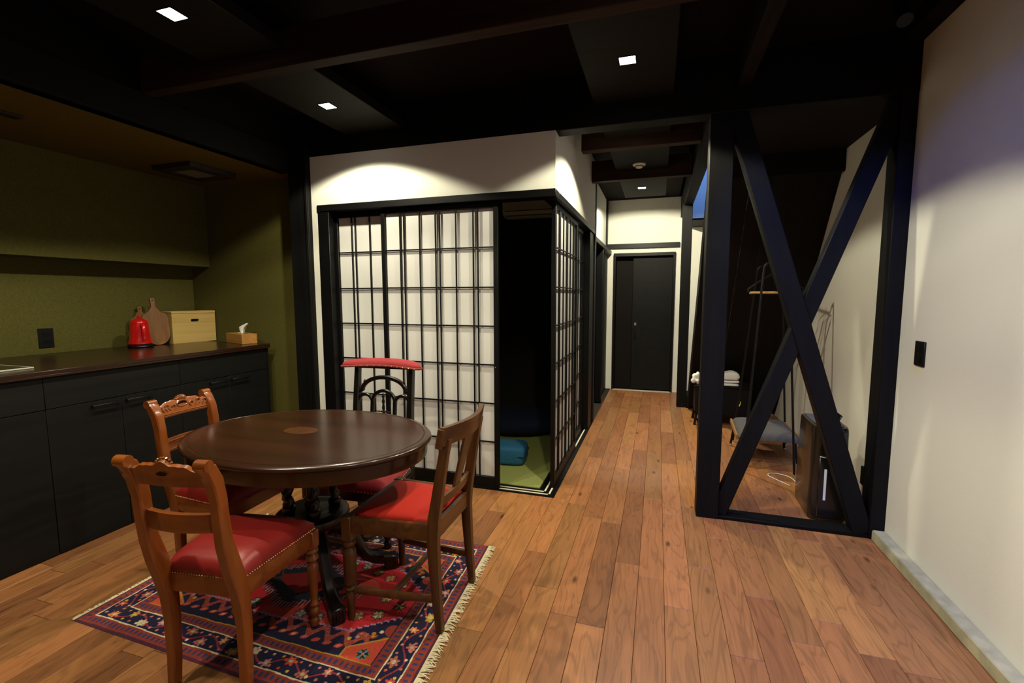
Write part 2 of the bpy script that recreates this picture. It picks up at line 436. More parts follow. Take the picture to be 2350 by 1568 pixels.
# outer walls
struct('wall_right', B(1.225,1.45,-2.3,3.0,0,2.70), M['white'],'white plastered wall on the right with a black socket','wall')
struct('wall_niche', B(1.30,1.45,3.0,6.9,0,4.3), M['white'],'white wall behind the cross braced frame','wall')
struct('wall_back', B(-4.0,1.5,-2.45,-2.3,0,2.8), M['white'],'white wall behind the viewer','wall')
struct('wall_end', B(.20,1.40,6.80,6.95,0,4.3).box(-1.0,.20,6.80,6.95,1.93,CZ).box(-1.0,-.60,6.80,6.95,0,1.93), M['white'],'white wall at the far end of the corridor','wall')
struct('wall_kitchen', B(-3.95,-3.84,-1.2,3.15,0,2.3), M['green'],'olive papered back wall of the kitchen alcove','wall')
struct('wall_kitchen_end', B(-3.84,-2.66,3.03,3.15,0,2.3), M['green'],'olive papered end wall of the kitchen alcove','wall')
struct('wall_kitchen_near', B(-3.95,-2.66,-1.3,-1.2,0,2.3), M['green'],'olive papered near end wall of the kitchen alcove','wall')
struct('wall_left', B(-3.95,-2.66,-2.3,-1.3,0,2.7), M['white'],'white wall left of the kitchen alcove, behind the viewer','wall')
# tatami room shell
struct('wall_shoji_front', B(-2.485,XC,YW,YW+.10,2.02,2.38).box(-2.485,-2.433,YW,YW+.10,0,2.02), M['white'],'white plaster band above the front shoji','wall')
struct('wall_shoji_side', B(XC-.10,XC,YW+.1002,4.86,2.02,CZ), M['white'],'white plaster band above the side shoji','wall')
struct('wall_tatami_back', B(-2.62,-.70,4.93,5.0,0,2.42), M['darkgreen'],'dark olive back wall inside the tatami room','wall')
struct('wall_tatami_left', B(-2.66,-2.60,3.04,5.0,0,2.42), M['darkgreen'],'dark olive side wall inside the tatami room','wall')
struct('wall_corridor_left', B(-.80,-.72,4.97,6.80,1.98,CZ), M['white'],'white plaster strip above the dark corridor door','wall')

# posts, beams
T=[0]
def trim(mb,mat,label,cat='beam',**k):
    T[0]+=1
    return struct('trim_%d'%T[0], mb, M[mat], label, cat, **k)
b=.004
trim(B(-2.66,-2.485,YW-.035,YW+.09,0,2.45,b),'black','wide black post between the kitchen alcove and the shoji wall','post')
trim(B(-2.505,-2.485,YW-.05,YW-.035,0,2.45,.002),'black','thin black cover strip on the post beside the shoji wall','trim')
trim(B(-2.72,-2.63,-2.3,YW-.035,2.262,2.43,b),'blacky','black header beam over the kitchen alcove')
trim(B(-2.75,-2.66,-2.3,YW+.09,2.43,CZ,b),'blacky','upper black beam above the kitchen header')
trim(B(-2.66,1.30,YW,YW+.12,2.37,2.70,b),'blackx','long black crossbeam over the shoji wall and corridor mouth')
trim(B(-2.64,.47,1.865,1.935,2.425,2.60,b),'brownx','slim dark brown joist crossing the dining room ceiling')
trim(B(.385,.455,-2.3,YW,2.50,2.66,b),'browny','dark brown beam running above the corridor side of the dining room')
trim(B(-.58,.264,3.60,3.68,2.43,2.62,b),'brownx','first short beam crossing the corridor ceiling')
trim(B(-.72,.264,4.56,4.64,2.43,2.62,b),'brownx','second short beam crossing the corridor ceiling')
trim(B(.258,.385,YW+.005,YW+.125,0,2.66,b),'black','tall black post at the corridor corner','post')
trim(B(.250,.36,5.89,6.00,0,2.45,b),'black','black post at the far end of the corridor','post')
trim(B(.264,.36,YW+.12,6.80,2.40,2.66,b),'blacky','heavy black beam above the right side of the corridor')
trim(B(1.152,1.30,YW+.005,YW+.125,0,2.70,b),'black','black post against the right wall','post')
trim(B(.385,1.152,YW+.01,YW+.11,2.385,2.47,b),'blackx','black top rail of the cross braced frame')
trim(B(.385,1.152,YW+.01,YW+.125,0,.022,.003),'blackx','black floor sill of the cross braced frame','sill')
trim(B(1.12,1.225,-2.3,YW+.0,2.605,CZ,b),'blacky','black wall plate beam along the top of the right wall')
# braces
def brace(p,q,w_,y0,y1,label):
    d=(Vector(q)-Vector(p)).normalized()
    trim(MB().beam((p[0],(y0+y1)/2,p[1]),(q[0],(y0+y1)/2,q[1]),w_,y1-y0,(0,1,0),.003),'black',label,'brace')
brace((.395,2.385),(1.128,.022),.098,YW+.012,YW+.098,'long black diagonal brace descending towards the right wall')
brace((1.165,2.355),(.386,.03),.086,YW+.022,YW+.096,'crossing black brace rising from the corridor post foot to the right post')
trim(B(1.163,1.225,-2.3,YW+.0,0,.06,.006),'concrete','pale concrete kerb along the foot of the right wall','kerb')

# soffit boards carrying the lights
def soffit(x0,x1,y0,y1,label): trim(B(x0,x1,y0,y1,2.5,2.56,.003),'soffit',label,'soffit')
soffit(-2.165,-1.70,-2.3,1.865,'dark soffit board above the kitchen side of the table, near part')
soffit(-2.165,-1.70,1.935,YW,'dark soffit board with a downlight beside the shoji wall')
soffit(-.40,.055,-2.3,1.865,'dark soffit board overhead, near part')
soffit(-.40,.055,1.935,YW,'dark soffit board with a downlight before the corridor mouth')
soffit(-.40,.055,YW+.12,3.60,'dark soffit board at the mouth of the corridor')
soffit(-.40,.055,3.68,4.56,'dark soffit board with the round smoke detector')
soffit(-.40,.055,4.64,5.76,'dark soffit board at the far end of the corridor')

# shoji surround: head rail, jamb, sill with tracks
trim(B(-2.433,XC+.004,YW-.012,YW+.10,1.975,2.022,.003),'bar','black head rail over the front shoji','rail')
trim(B(XC-.10,XC+.004,YW+.10,4.86,1.975,2.022,.003),'bar','black head rail over the side shoji','rail')
trim(B(-2.433,-2.335,YW-.004,YW+.10,0,1.975,.003),'bar','black jamb at the left of the front shoji','jamb')
sl=trim(B(-2.433,XC,YW+.009,YW+.12,-.012,.004).box(XC-.12,XC,YW+.12,4.86,-.012,.004),'bar','black sill board with pale sliding tracks','sill')
for i,(d) in enumerate((.036,.074)):
    B(-2.433,XC-d+.003,YW+d-.003,YW+d+.009,.004,.0065).build('track',M['track'],sl)
    B(XC-d-.009,XC-d+.003,YW+d-.003,4.86,.004,.0065).build('track',M['track'],sl)
trim(B(XC-.10,XC-.01,4.60,4.86,0,1.975,.003),'bar','black end pillar of the side shoji','pillar')
trim(B(XC-.10,XC+.003,4.86,4.965,0,CZ,.003),'black','black corner post where the corridor steps back','post')
# corridor left side: recessed dark door, its head rail and jamb
trim(B(-.80,-.645,4.965,6.80,1.93,1.985,.003),'bar','black head rail along the far corridor wall','rail')
trim(B(-.74,-.66,5.86,5.95,0,1.93,.003),'bar','black jamb beside the recessed corridor door','jamb')
struct('wall_corridor_recess', B(-.76,-.70,5.95,6.80,0,1.93), M['cab'],'charcoal panel wall beside the end door','wall')
d1=thing('door_1','narrow dark sliding door recessed in the corridor wall','door',kind='structure')
B(-.80,-.77,4.965,5.86,0,1.93,.003).build('door_panel',M['brownwall'],d1)
B(-.771,-.766,5.72,5.75,.80,.95,.002).build('finger_pull',M['chrome'],d1)
trim(B(-.735,-.70,6.70,6.80,1.985,CZ,.002),'bar','black corner strip at the end of the corridor wall','trim')
trim(B(-.72,.264,6.765,6.80,2.01,2.075,.002),'bar','black picture rail above the end door','rail')
# end door
d2=thing('door_2','black sliding door at the end of the corridor','door',kind='structure')
MB().box(-.61,.215,6.76,6.82,1.90,1.945,.002).box(.185,.215,6.76,6.82,0,1.90,.002).box(-.61,-.58,6.76,6.82,0,1.90,.002).build('door_frame',M['bar'],d2)
B(-.345,.185,6.83,6.865,.015,1.90,.002).build('door_panel',M['cab'],d2)
B(-.58,-.345,6.90,6.93,.0,1.90,.002).build('rear_panel',M['brownwall'],d2)
B(-.315,-.285,6.822,6.83,.93,.97,.001).build('lock',M['chrome'],d2)
B(-.31,-.295,6.822,6.83,.72,.86,.001).build('finger_pull',M['bar'],d2)
B(-.60,.20,6.74,6.80,-.002,.006,.001).build('floor_track',M['steel'],d2)
struct('wall_door_backing', B(-1.0,.4,6.96,7.0,0,2.7), M['brownwall'],'dark backing behind the end door','wall')
trim(B(.36,1.30,6.15,6.80,2.265,2.285,.002),'browny','brown ledge on the far wall beyond the stair','ledge')
trim(B(.36,.75,5.86,6.2,0,.15,.004),'black','low black step beside the corridor post','step')
trim(B(.36,.60,6.2,6.8,0,.03,.003),'cab','grey floor edge strip below the far white wall','edge')

# ------------------------------------------------------------------ shoji panels
def shoji(name,label,loc,rz,group):
    # local: x 0..0.89 along panel, y 0 front face (bars), +y towards paper, z up
    t=thing(name,label,'shoji panel',loc,rz,group)
    W=.89; st=.033; zt=1.968; z0=.008
    B(0,st,0,.03,z0,zt,.002).build('stile',M['bar'],t)
    B(W-st,W,0,.03,z0,zt,.002).build('stile',M['bar'],t)
    B(st,W-st,.001,.029,z0,.085,.002).build('bottom_rail',M['bar'],t)
    B(st,W-st,.001,.029,1.934,zt,.002).build('top_rail',M['bar'],t)
    xs=[.152,.183,.307,.430,.462,.584,.711,.745]
    for x in xs: B(x-.0045,x+.0045,.003,.013,.085,1.934,.001).build('lattice_bar',M['bar'],t)
    for z in (.337,.610,.880,1.146,1.410,1.677): B(st,W-st,.004,.014,z-.0045,z+.0045,.001).build('lattice_bar',M['bar'],t)
    B(st,W-st,0.0205,.0225,.085,1.934).build('paper_sheet',M['paper'],t)
    return t
sg='shoji sliding panels of the tatami room'
s1=shoji('shoji_panel','front shoji sliding panel beside the dark opening, behind the black chair',(-1.915,YW+.024,0),0,sg)
B(.865,.872,-.003,0,.86,.867,.001).build('pin',M['chrome'],s1)
shoji('shoji_panel','shoji panel at the left jamb, partly covered by the front one',(-2.345,YW+.062,0),0,sg)
shoji('shoji_panel','nearest shoji panel of the corridor side, at the open corner',(XC-.026,3.085,0),PI/2,sg)
shoji('shoji_panel','rear shoji panel of the corridor side, half hidden behind the nearest',(XC-.064,3.71,0),PI/2,sg)

# ------------------------------------------------------------------ inside the tatami room
tm=thing('tatami_mat','green tatami floor seen through the open corner','tatami mat',(0,0,0))
B(-2.59,XC-.125,YW+.125,4.92,-.012,.012,.003).build('woven_mat',M['tatami'],tm)
B(-2.59,XC-.105,4.885,4.925,.012,.0135).build('cloth_edge',M['navy'],tm)
ac=thing('air_conditioner','white air conditioner high on the tatami room back wall','air conditioner',(-1.20,4.93,2.18))
prof=[(-.0,0),(-.10,0),(-.155,.02),(-.185,.06),(-.19,.19),(-.17,.20),(0,.20)]
Mx=Matrix(((0,0,1,0),(1,0,0,0),(0,1,0,0),(0,0,0,1)))
MB().prism(prof,-.39,.39,Mx).build('housing',M['acwhite'],ac,angle=25)
MB().box(-.36,.36,-.191,-.184,.052,.057).build('air_slot',M['plastic'],ac)
MB().box(-.36,.36,-.165,-.10,-.004,.004).build('louvre',M['acwhite'],ac)
def blob(nu,nv,fn): return MB().grid(fn,nu,nv)
bb=thing('bean_bag','large dark navy floor cushion at the back of the tatami room','floor cushion',(-1.32,4.32,.0125))
def bag(u,v):
    a=2*PI*u; p=PI*v
    r=.5*math.sin(p)**.7*(1+.05*math.sin(3*a+1)); 
    return (r*math.cos(a)*.95, r*math.sin(a)*.62, .115+.115*-math.cos(p)*(1+.12*math.sin(2*a)*math.sin(p)) if v>.5 else .115-.115*math.cos(p))
MB().grid(bag,28,14).build('cover',M['navy'],bb,angle=80)
cu=thing('block_cushion','small blue woven block cushion on the tatami','cushion',(-1.13,3.50,.0125),.12)
def cush(sz,sx,sy,mat,par,name='cover'):
    def f(u,v):
        a=2*PI*u; p=PI*(v-.5)
        c=lambda t:math.copysign(abs(math.cos(t))**.35,math.cos(t)); s_=lambda t:math.copysign(abs(math.sin(t))**.35,math.sin(t))
        return (sx*c(p)*c(a),sy*c(p)*s_(a),sz+sz*s_(p))
    return MB().grid(f,40,20).build(name,mat,par,angle=70)
cush(.075,.15,.13,M['bluefab'],cu)
MB().tube([(-.148,-.125,.075),(.148,-.125,.075),(.148,.125,.075),(-.148,.125,.075)],.005,6,True).build('seam_piping',M['navy'],cu)

# ------------------------------------------------------------------ kitchen
kg='charcoal base cabinets under the worktop'
ylist=[(-1.15,-.6),( -.6,-.255),(-.255,.095),(.095,.447),(.447,.798),(.798,1.150),(1.150,1.502),(1.502,1.854),(1.854,2.206),(2.206,2.558),(2.558,2.915)]
XF=-2.963
pairs=[(3,4),(5,6),(7,8),(9,10)]
names=['beyond the left edge of the view','at the left edge of the view under the cooktop','in the middle, behind the two carved chairs','at the far end beside the olive wall']
for ci,(a,c) in enumerate(pairs):
    y0=ylist[a][0]; y1=ylist[c][1]
    t=thing('base_cabinet','charcoal double door kitchen cabinet '+names[ci],'cabinet',(XF,y0,0),0,kg)
    Wd=y1-y0
    B(-.80,-.02,.001,Wd-.001,.0,.955).build('body',M['cab'],t)
    B(-.02,0,.0012,Wd-.0012,.778,.955,.001).build('drawer_front',M['cab'],t)
    for dd in (0,1):
        q0=dd*Wd/2+.0015; q1=(dd+1)*Wd/2-.0015
        dr=B(-.02,0,q0,q1,.004,.774,.001).build('door',M['cab'],t)
        h0,h1=(q1-.158,q1-.012) if dd==0 else (q0+.012,q0+.16)
        MB().box(.022,.030,h0,h1,.744,.756,.002).box(0,.024,h0+.004,h0+.014,.745,.755,.001).box(0,.024,h1-.014,h1-.004,.745,.755,.001).build('handle',M['handle'],dr)
wt=thing('worktop','long dark brown kitchen worktop','worktop',(0,0,0))
B(-3.838,XF+.022,.095,2.935,.957,.979,.002).build('slab',M['ctop'],wt)
B(XF+.004,XF+.022,.095,2.935,.945,.957,.001).build('front_edge',M['ctop'],wt)
sp=tag(B(-3.83,XF,2.917,2.932,0,.955).build('cabinet_end_panel',M['cab']),'thin charcoal end panel closing the cabinet row','panel')
uc=thing('wall_cabinet','olive papered box cabinet high on the kitchen wall','cabinet',(0,0,0))
B(-3.838,-3.635,.095,3.028,1.60,2.26).build('body',M['green'],uc)
ck=thing('cooktop','black glass induction cooktop with a pale bezel','cooktop',(-3.36,1.24,.9795))
B(-.25,.25,-.30,.30,0,.006,.002).build('glass_plate',M['glass'],ck)
MB().box(.25,.262,-.30,.302,0,.008,.002).box(-.25,.25,.30,.304,0,.007,.001).build('bezel',M['steel'],ck)
so=thing('wall_socket','black socket plate on the olive kitchen wall','socket',(-3.84,1.985,1.0),0,None)
B(0,.008,-.04,.04,.018,.145,.002).build('plate',M['plastic'],so)
for z in (.055,.105): B(.008,.010,-.018,.018,z-.012,z+.012).build('outlet_insert',M['bar'],so)
so=thing('wall_socket','black socket plate on the white right wall','socket',(1.225,2.725,.99))
B(-.008,0,-.043,.043,.017,.137,.002).build('plate',M['plastic'],so)
for z in (.05,.10): B(-.010,-.008,-.02,.02,z-.015,z+.015).build('outlet_insert',M['bar'],so)
vf=thing('ceiling_vent','dark framed square vent on the kitchen alcove ceiling','vent',(-3.21,2.61,2.262))
MB().box(-.18,.18,-.18,-.10,-.035,0,.004).box(-.18,.18,.10,.18,-.035,0,.004).box(-.18,-.10,-.10,.10,-.035,0,.004).box(.10,.18,-.10,.10,-.035,0,.004).build('frame',M['vent'],vf)
B(-.10,.10,-.10,.10,-.028,0).build('filter_panel',M['ventpale'],vf)
vf=thing('ceiling_vent','small dark slot vent at the left edge of the kitchen ceiling','vent',(-3.12,1.48,2.262))
B(-.035,.035,-.12,.12,-.012,0,.003).build('frame',M['vent'],vf)
B(-.02,.02,-.10,.10,-.013,-.011).build('slot',M['plastic'],vf)

# kettle
kt=thing('electric_kettle','red enamel kettle on a dark base, on the worktop','kettle',(-3.64,2.435,.979),math.radians(-20))
MB().lathe([(.072,0),(.076,.006),(.076,.018),(.070,.024)],n=32).build('base',M['plastic'],kt)
MB().lathe([(.068,.024),(.074,.028),(.074,.036),(.066,.06),(.060,.12),(.056,.165),(.054,.175)],n=32).build('body',M['kettle'],kt)
ld=MB().lathe([(.0545,.175),(.0555,.180),(.048,.196),(.030,.210),(.012,.215),(.008,.216)],n=32).build('lid',M['kettle'],kt)
MB().lathe([(.006,.215),(.011,.220),(.012,.226),(.006,.231),(.001,.232)],n=16).build('knob',M['kettle'],ld)
MB().sweep([(.052,0,.165),(.085,0,.172),(.102,0,.155),(.104,0,.12),(.098,0,.085),(.090,0,.065)],[.010,.010,.011,.011,.010,.008],[.011,.012,.013,.013,.011,.009],(0,1,0),.5).build('handle',M['kettle'],kt)
MB().sweep([(-.055,0,.07),(-.085,0,.10),(-.098,0,.135),(-.112,0,.165),(-.12,0,.172)],[.012,.010,.008,.007,.006],[.012,.010,.008,.007,.006],(0,1,0),.5).build('spout',M['kettle'],kt)
MB().tube([(.076*math.cos(a),.076*math.sin(a),.012) for a in np.linspace(-1.0,.6,10)],.0022,6).build('trim_strip',M['chrome'],kt)
# cutting boards
def board(name,label,loc,rz,lean,wd,hb,hh,mat,dark=False):
    t=thing(name,label,'cutting board',loc,rz)
    hw=wd/2; pts=[]
    for a in np.linspace(PI,2*PI,13): pts.append((hw*.92*math.cos(a)*(1 if abs(math.cos(a))<.9 else 1.0), .07+.07*math.sin(a)))
    pts=[(-hw,.10)]+[(hw*math.cos(a)*.98,.09+.09*math.sin(a)) for a in np.linspace(PI+.15,2*PI-.15,11)]+[(hw,.10),(hw,hb-.05),(hw*.9,hb-.02),(hw*.45,hb+.005),(.018,hb+.035),(.013,hb+hh*.5),(.015,hb+hh),(.008,hb+hh+.006),(-.008,hb+hh+.006),(-.015,hb+hh),(-.013,hb+hh*.5),(-.018,hb+.035),(-hw*.45,hb+.005),(-hw*.9,hb-.02),(-hw,hb-.05)]
    Mx=Matrix.Rotation(-lean,4,'X') @ Matrix(((1,0,0,0),(0,0,-1,0),(0,1,0,0),(0,0,0,1)))
    MB().prism(pts,-.008,.008,Mx).build('board',mat,t,angle=50)
    Mh=Matrix.Rotation(-lean,4,'X')
    v=[Mh @ Vector((.005*math.cos(a),-.0085,hb+hh-.012+.005*math.sin(a))) for a in np.linspace(0,2*PI,12,endpoint=False)]
    MB().add([tuple(p) for p in v],[tuple(range(12))]).build('hang_hole',M['plastic'],t)
    return t
board('cutting_board','long handled cutting board leaning between red kettle and pine box',(-3.665,2.585,.980),math.radians(80),math.radians(10),.175,.255,.105,M['boardwood'])
board('cutting_board','second cutting board behind the front one, only its tip showing',(-3.775,2.55,.980),math.radians(88),math.radians(6),.16,.22,.07,M['boardwood'])
# pine box with lid
px=thing('storage_box','pale pine lidded box with an oval hand hole','box',(-3.65,2.685,.979),math.radians(-9))
bm_=MB()
# front face x=0, hole slot built from strips
L_=.335; Dp=.155; hz=.235
y0s,y1s,z0s,z1s=.140,.205,.168,.190
bm_.box(-.012,0,0,y0s,0,hz).box(-.012,0,y1s,L_,0,hz).box(-.012,0,y0s,y1s,0,z0s).box(-.012,0,y0s,y1s,z1s,hz)
bm_.box(-Dp,-Dp+.012,0,L_,0,hz).box(-Dp+.012,-.012,0,.012,0,hz).box(-Dp+.012,-.012,L_-.012,L_,0,hz).box(-Dp+.012,-.012,.012,L_-.012,0,.012)
bm_.build('body',M['pine'],px,smooth=False)
MB().box(-.0125,-.0115,y0s,y1s,z0s,z1s).build('hand_hole',M['plastic'],px)
for s_ in (0,1):
    yy=(y0s,y1s)[s_]; sg_=(1,-1)[s_]
    poly=[(yy,z0s),(yy,z1s)]+[(yy+sg_*.011*(1-math.sin(a)),(z0s+z1s)/2+.011*math.cos(a)) for a in np.linspace(0,PI,7)]
    Mx=Matrix(((0,0,1,0),(1,0,0,0),(0,1,0,0),(0,0,0,1)))
    MB().prism(poly,-.011,-.0002,Mx).build('hole_end',M['pine'],px,smooth=False)
B(-Dp-.002,.002,-.002,L_+.002,hz+.0015,hz+.02,.002).build('lid',M['pine'],px)
# tissue box
tb=thing('tissue_box','small orange wood tissue box with a tissue pulled up','tissue box',(-3.08,2.80,.979),math.radians(160))
MB().box(0,.29,-.115,0,0,.078,.002).build('body',M['tissuewood'],tb)
B(.04,.20,-.070,-.045,.0775,.0787).build('slot',M['plastic'],tb)
def tis(u,v):
    a=(u-.5)
    return (.105+a*.10*(.45+v*.6)-.02*v, -.058+.018*math.sin(7*u+2*v)*(.4+v), .078+.075*v*(1-.6*abs(a))+.012*math.sin(5*u)*v)
MB().grid(tis,16,10).build('tissue',M['tissue'],tb,angle=80)
MB().grid(lambda u,v:(.09+.09*u,-.075+.035*v,.0795+.004*math.sin(9*u)*math.sin(PI*v)),12,6).build('tissue_fold',M['tissue'],tb,angle=80)

# ------------------------------------------------------------------ ceiling lights and detector
def downlight(x,y,label,power=1.0,half=LAMP_HALF,tilt=0.0):
    t=thing('downlight',label,'ceiling light',(x,y,2.5),0,'square ceiling downlights')
    s_=.038
    MB().box(-s_-.004,s_+.004,-s_-.004,-s_,-.003,0).box(-s_-.004,s_+.004,s_,s_+.004,-.003,0).box(-s_-.004,-s_,-s_,s_,-.003,0).box(s_,s_+.004,-s_,s_,-.003,0).build('trim_ring',M['bar'],t)
    B(-s_,s_,-s_,s_,-.0015,0).build('lens',M['lens'],t)
    l=bpy.data.lights.new('downlight_beam','SPOT'); l.energy=LAMP_W*power; l.color=LAMP_COL; l.spot_size=math.radians(2*half); l.spot_blend=.16; l.shadow_soft_size=.028
    o=bpy.data.objects.new('downlight_beam',l); C.objects.link(o); o.location=(0,0,-.012); o.rotation_euler=(tilt,0,0); o.parent=t
downlight(-1.925,1.51,'square downlight nearest the kitchen, glaring at top left')
downlight(-1.942,2.47,'square downlight over the shoji wall, left soffit')
downlight(-1.935,.55,'square downlight on the left soffit behind the view')
downlight(-.174,2.457,'square downlight before the corridor mouth')
downlight(-.174,1.50,'square downlight on the right soffit above the viewer',.62)
downlight(-.174,.54,'square downlight on the right soffit behind the view',.55)
downlight(-.18,3.35,'square downlight just inside the corridor, behind the crossbeam')
downlight(-.196,5.28,'small square downlight at the far end of the corridor',2.6,LAMP_HALF,math.radians(26))
sd=thing('smoke_detector','round white smoke detector on the corridor soffit','smoke detector',(-.189,4.348,2.5))
MB().lathe([(.055,0),(.055,-.008),(.042,-.016),(.040,-.016)],n=28).build('base',M['detect'],sd)
MB().lathe([(.030,-.0165),(.028,-.030),(.018,-.034),(.001,-.034)],n=24).build('sensor',M['detect'],sd)
MB().tube([(.034*math.cos(a),.034*math.sin(a),-.017) for a in np.linspace(0,2*PI,24,endpoint=False)],.004,6,True).build('slot_ring',M['plastic'],sd)
sl_=thing('spotlight','dim black cylindrical spotlight under the ceiling by the right wall','spotlight',(.98,2.60,CZ))
MB().lathe([(.012,0),(.012,-.05)],n=12).build('stem',M['plastic'],sl_)
MB().tube([(0,0,-.05),(.0,-.04,-.11),(.0,-.075,-.155)],.03,14).build('barrel',M['plastic'],sl_)

# ------------------------------------------------------------------ rug (pile coloured thread by thread)
RC=[(-2.295,1.185),(-.768,1.150),(-.836,2.242),(-2.268,2.185)]
def rug_xy(u,v):
    a,b_,c,d=RC
    x=(1-v)*((1-u)*a[0]+u*b_[0])+v*((1-u)*d[0]+u*c[0]); y=(1-v)*((1-u)*a[1]+u*b_[1])+v*((1-u)*d[1]+u*c[1])
    return x,y
def rug_colors(U,V,L,W):
    # U,V in metres
    navy=np.array((.011,.010,.040)); red=np.array((.50,.018,.022)); coral=np.array((.56,.066,.038)); brown=np.array((.24,.035,.022))
    cream=np.array((.66,.55,.36)); lav=np.array((.40,.20,.36)); gold=np.array((.42,.24,.03)); blue=np.array((.022,.035,.12)); pink=np.array((.58,.16,.13)); orange=np.array((.62,.20,.045)); olive=np.array((.16,.17,.04)); sky=np.array((.12,.20,.22))
    pal=np.array((pink,coral,cream,orange,(.42,.12,.08),(.50,.20,.24),(.55,.38,.05)))
    col=np.empty(U.shape+(3,)); col[:]=navy
    rng=np.random.RandomState(3)
    wob=.0025*np.sin(U*37)+.002*np.sin(V*53+U*11)
    du=np.minimum(U,L-U); dv=np.minimum(V,W-V); d=np.minimum(du,dv)+wob*.5
    side=dv<du
    s=np.where(side,U,V+.3)
    def put(mask,c): col[mask]=c
    def band(a,b_): return (d>=a)&(d<b_)
    def dashes(a,b_):
        put(band(a,b_),brown)
        put(band(a+.010,b_-.010)&((s/.024)%1<.46),blue)
    def rosette(mask0,cx_,cy_,X,Y,R,cols,k=8,edge=None):
        r=np.hypot(X-cx_,Y-cy_); an=np.arctan2(Y-cy_,X-cx_)
        rr=R*(.86+.16*np.cos(k*an))
        inside=(r<rr)&mask0
        sec=((an/(2*PI)*k)%2).astype(int)
        if edge is not None: put((r<rr*1.2)&mask0,edge)
        for q in range(2): put(inside&(sec==q),cols[q%len(cols)])
        put((r<R*.22)&mask0,orange)
        put(inside&(np.abs(((an/(2*PI)*k)%1)-.5)>.44)&(r>R*.25),navy)
    put(d<.010,navy*.8+brown*.25)
    dashes(.010,.050)
    put(band(.050,.0555),cream)
    put(band(.0555,.132),navy)
    put(band(.0555,.132)&(np.abs(d-.094-.022*np.sin(2*PI*s/.19))<.0035),(.30,.03,.04))
    # border flowers
    bm=band(.0555,.132)
    n=np.floor(s/.080).astype(int); sc=(n+.5)*.080; dc=.094+.016*np.where(n%2==0,1,-1)
    ds=s-sc; dd=d-dc; r=np.hypot(ds*(1+.25*(n%3-1)),dd); an=np.arctan2(dd,ds)
    fl=(r<.0215*(.8+.2*np.cos(6*an+n)))&bm
    col[fl]=pal[(n*3%7)][fl]
    put(fl&(r<.007),cream*.8)
    ce=fl&(np.abs(np.cos(3*an+n))<.18)&(r>.008); col[ce]=col[ce]*.35
    dot=(np.hypot((s%.04)-.02,d-.071)<.006)&bm; col[dot]=pal[((s/.04).astype(int)*5%7)][dot]
    dot=(np.hypot(((s+.02)%.04)-.02,d-.118)<.0055)&bm; col[dot]=pal[((s/.04).astype(int)*2%7)][dot]
    put(band(.132,.1375),cream)
    dashes(.1375,.178)
    put(band(.178,.183)&side,gold)
    fld=d>=.183
    # field: navy ground with rust branches
    cu,cv=U-L/2,V-W/2; au,av=np.abs(cu),np.abs(cv)
    put(fld,navy)
    br=(np.abs(((av*1.0+.05*np.sin(U*2*PI/.09)*.5)-.245))<.017)&fld; put(br,brown*1.25)
    lp=np.floor(U/.052).astype(int)
    for off,ccol,rv in ((.290,coral,.013),(.212,brown*1.4,.014)):
        rr=np.hypot((U/.052-lp-.5)*.052*.9+(av-off)*.5,(av-off)*1.1)
        mk=(rr<rv)&fld; put(mk,ccol); mk=(rr<.006)&fld; col[mk]=pal[(lp*3%7)][mk]
    sp=rng.rand(*U.shape); put(br&(sp>.86),pink)
    # stepped red medallion
    q=.022
    st=np.floor(au/q)*q
    lim=np.where(st<.36,.205,.205-.0+(-(st-.36))*.72)
    lim=np.where(st<.08,.225,lim)
    lim=np.minimum(lim,.225)
    zz=.006*np.abs(((U/.02)%1)-.5)*2
    md=fld&(av<lim+zz); mo=fld&(av<lim+zz+.009)
    put(mo,lav); put(md,red)
    ab=(np.sin(U*9)+np.sin(V*23+1))*.5; mk=md&(ab>.35); put(mk,coral*.9+red*.15)
    # inner dark medallion with comb edges
    s2=np.floor(au/.03)*.03
    lim2=np.clip(.155-.62*s2,0,.15)
    comb=md&(av<lim2+.035)&(au<.30); put(comb&((U/.016)%1<.5),pink); put(comb&((U/.016)%1>=.5),navy)
    put(md&(av<lim2),navy*.6+np.array((.008,.012,.012)))
    put(md&(av<lim2)&(av>lim2-.006),lav*.7)
    lim3=np.clip(.085-.45*au,0,.085); put(md&(av<lim3),red*.6)
    hx=(np.abs(au-.20)+av*.8<.055)&md; put(hx,olive*.6); hx=(np.abs(au-.20)+av*.8<.046)&md; put(hx,navy); hx=(np.abs(au-.20)+np.abs(av-.015)<.022)&md; put(hx,coral)
    for (fx,fy,cols) in ((.36,.13,(orange,cream)),(.44,.10,(olive*1.4,cream)),(.50,.03,(navy,gold)),(.28,.155,(olive*2,gold)),(.12,.185,(cream*.8,sky)),(.42,.0,(olive*1.5,cream)),(.20,.185,(sky,cream))):
        for sx in (-1,1):
            for sy in ((-1,1) if fy>0 else (1,)):
                rosette(md,sx*fx,sy*fy,cu,cv,.026,cols,8,navy)
    # corner spandrels
    uu=L/2-.183-au; vv=W/2-.183-av
    cs=fld&(uu/.20+vv/.125<1)&(uu<.13); co=fld&(uu/.212+vv/.135<1)&(uu<.138)
    put(co,gold); put(cs,coral)
    for sx in (-1,1):
        for sy in (-1,1): rosette(cs,sx*(L/2-.183-.055),sy*(W/2-.183-.035),cu,cv,.024,(navy,sky*1.2),8,olive)
    # small filler blossoms between spandrel and medallion
    for sx in (-1,1):
        for k in range(7):
            for sy in (-1,1):
                fx=.50-.022*k*1.2; fy=.13+.016*k
                mk=(np.hypot(cu-sx*(fx+.06),cv-sy*(fy+.02))<.0085)&fld&~md; put(mk,pal[k%7])
    put((np.hypot(au-.545,av-.165)<.03)&fld&~md&~cs,brown*1.2)
    noise=.78+.44*rng.rand(*U.shape)
    col*=noise[...,None]
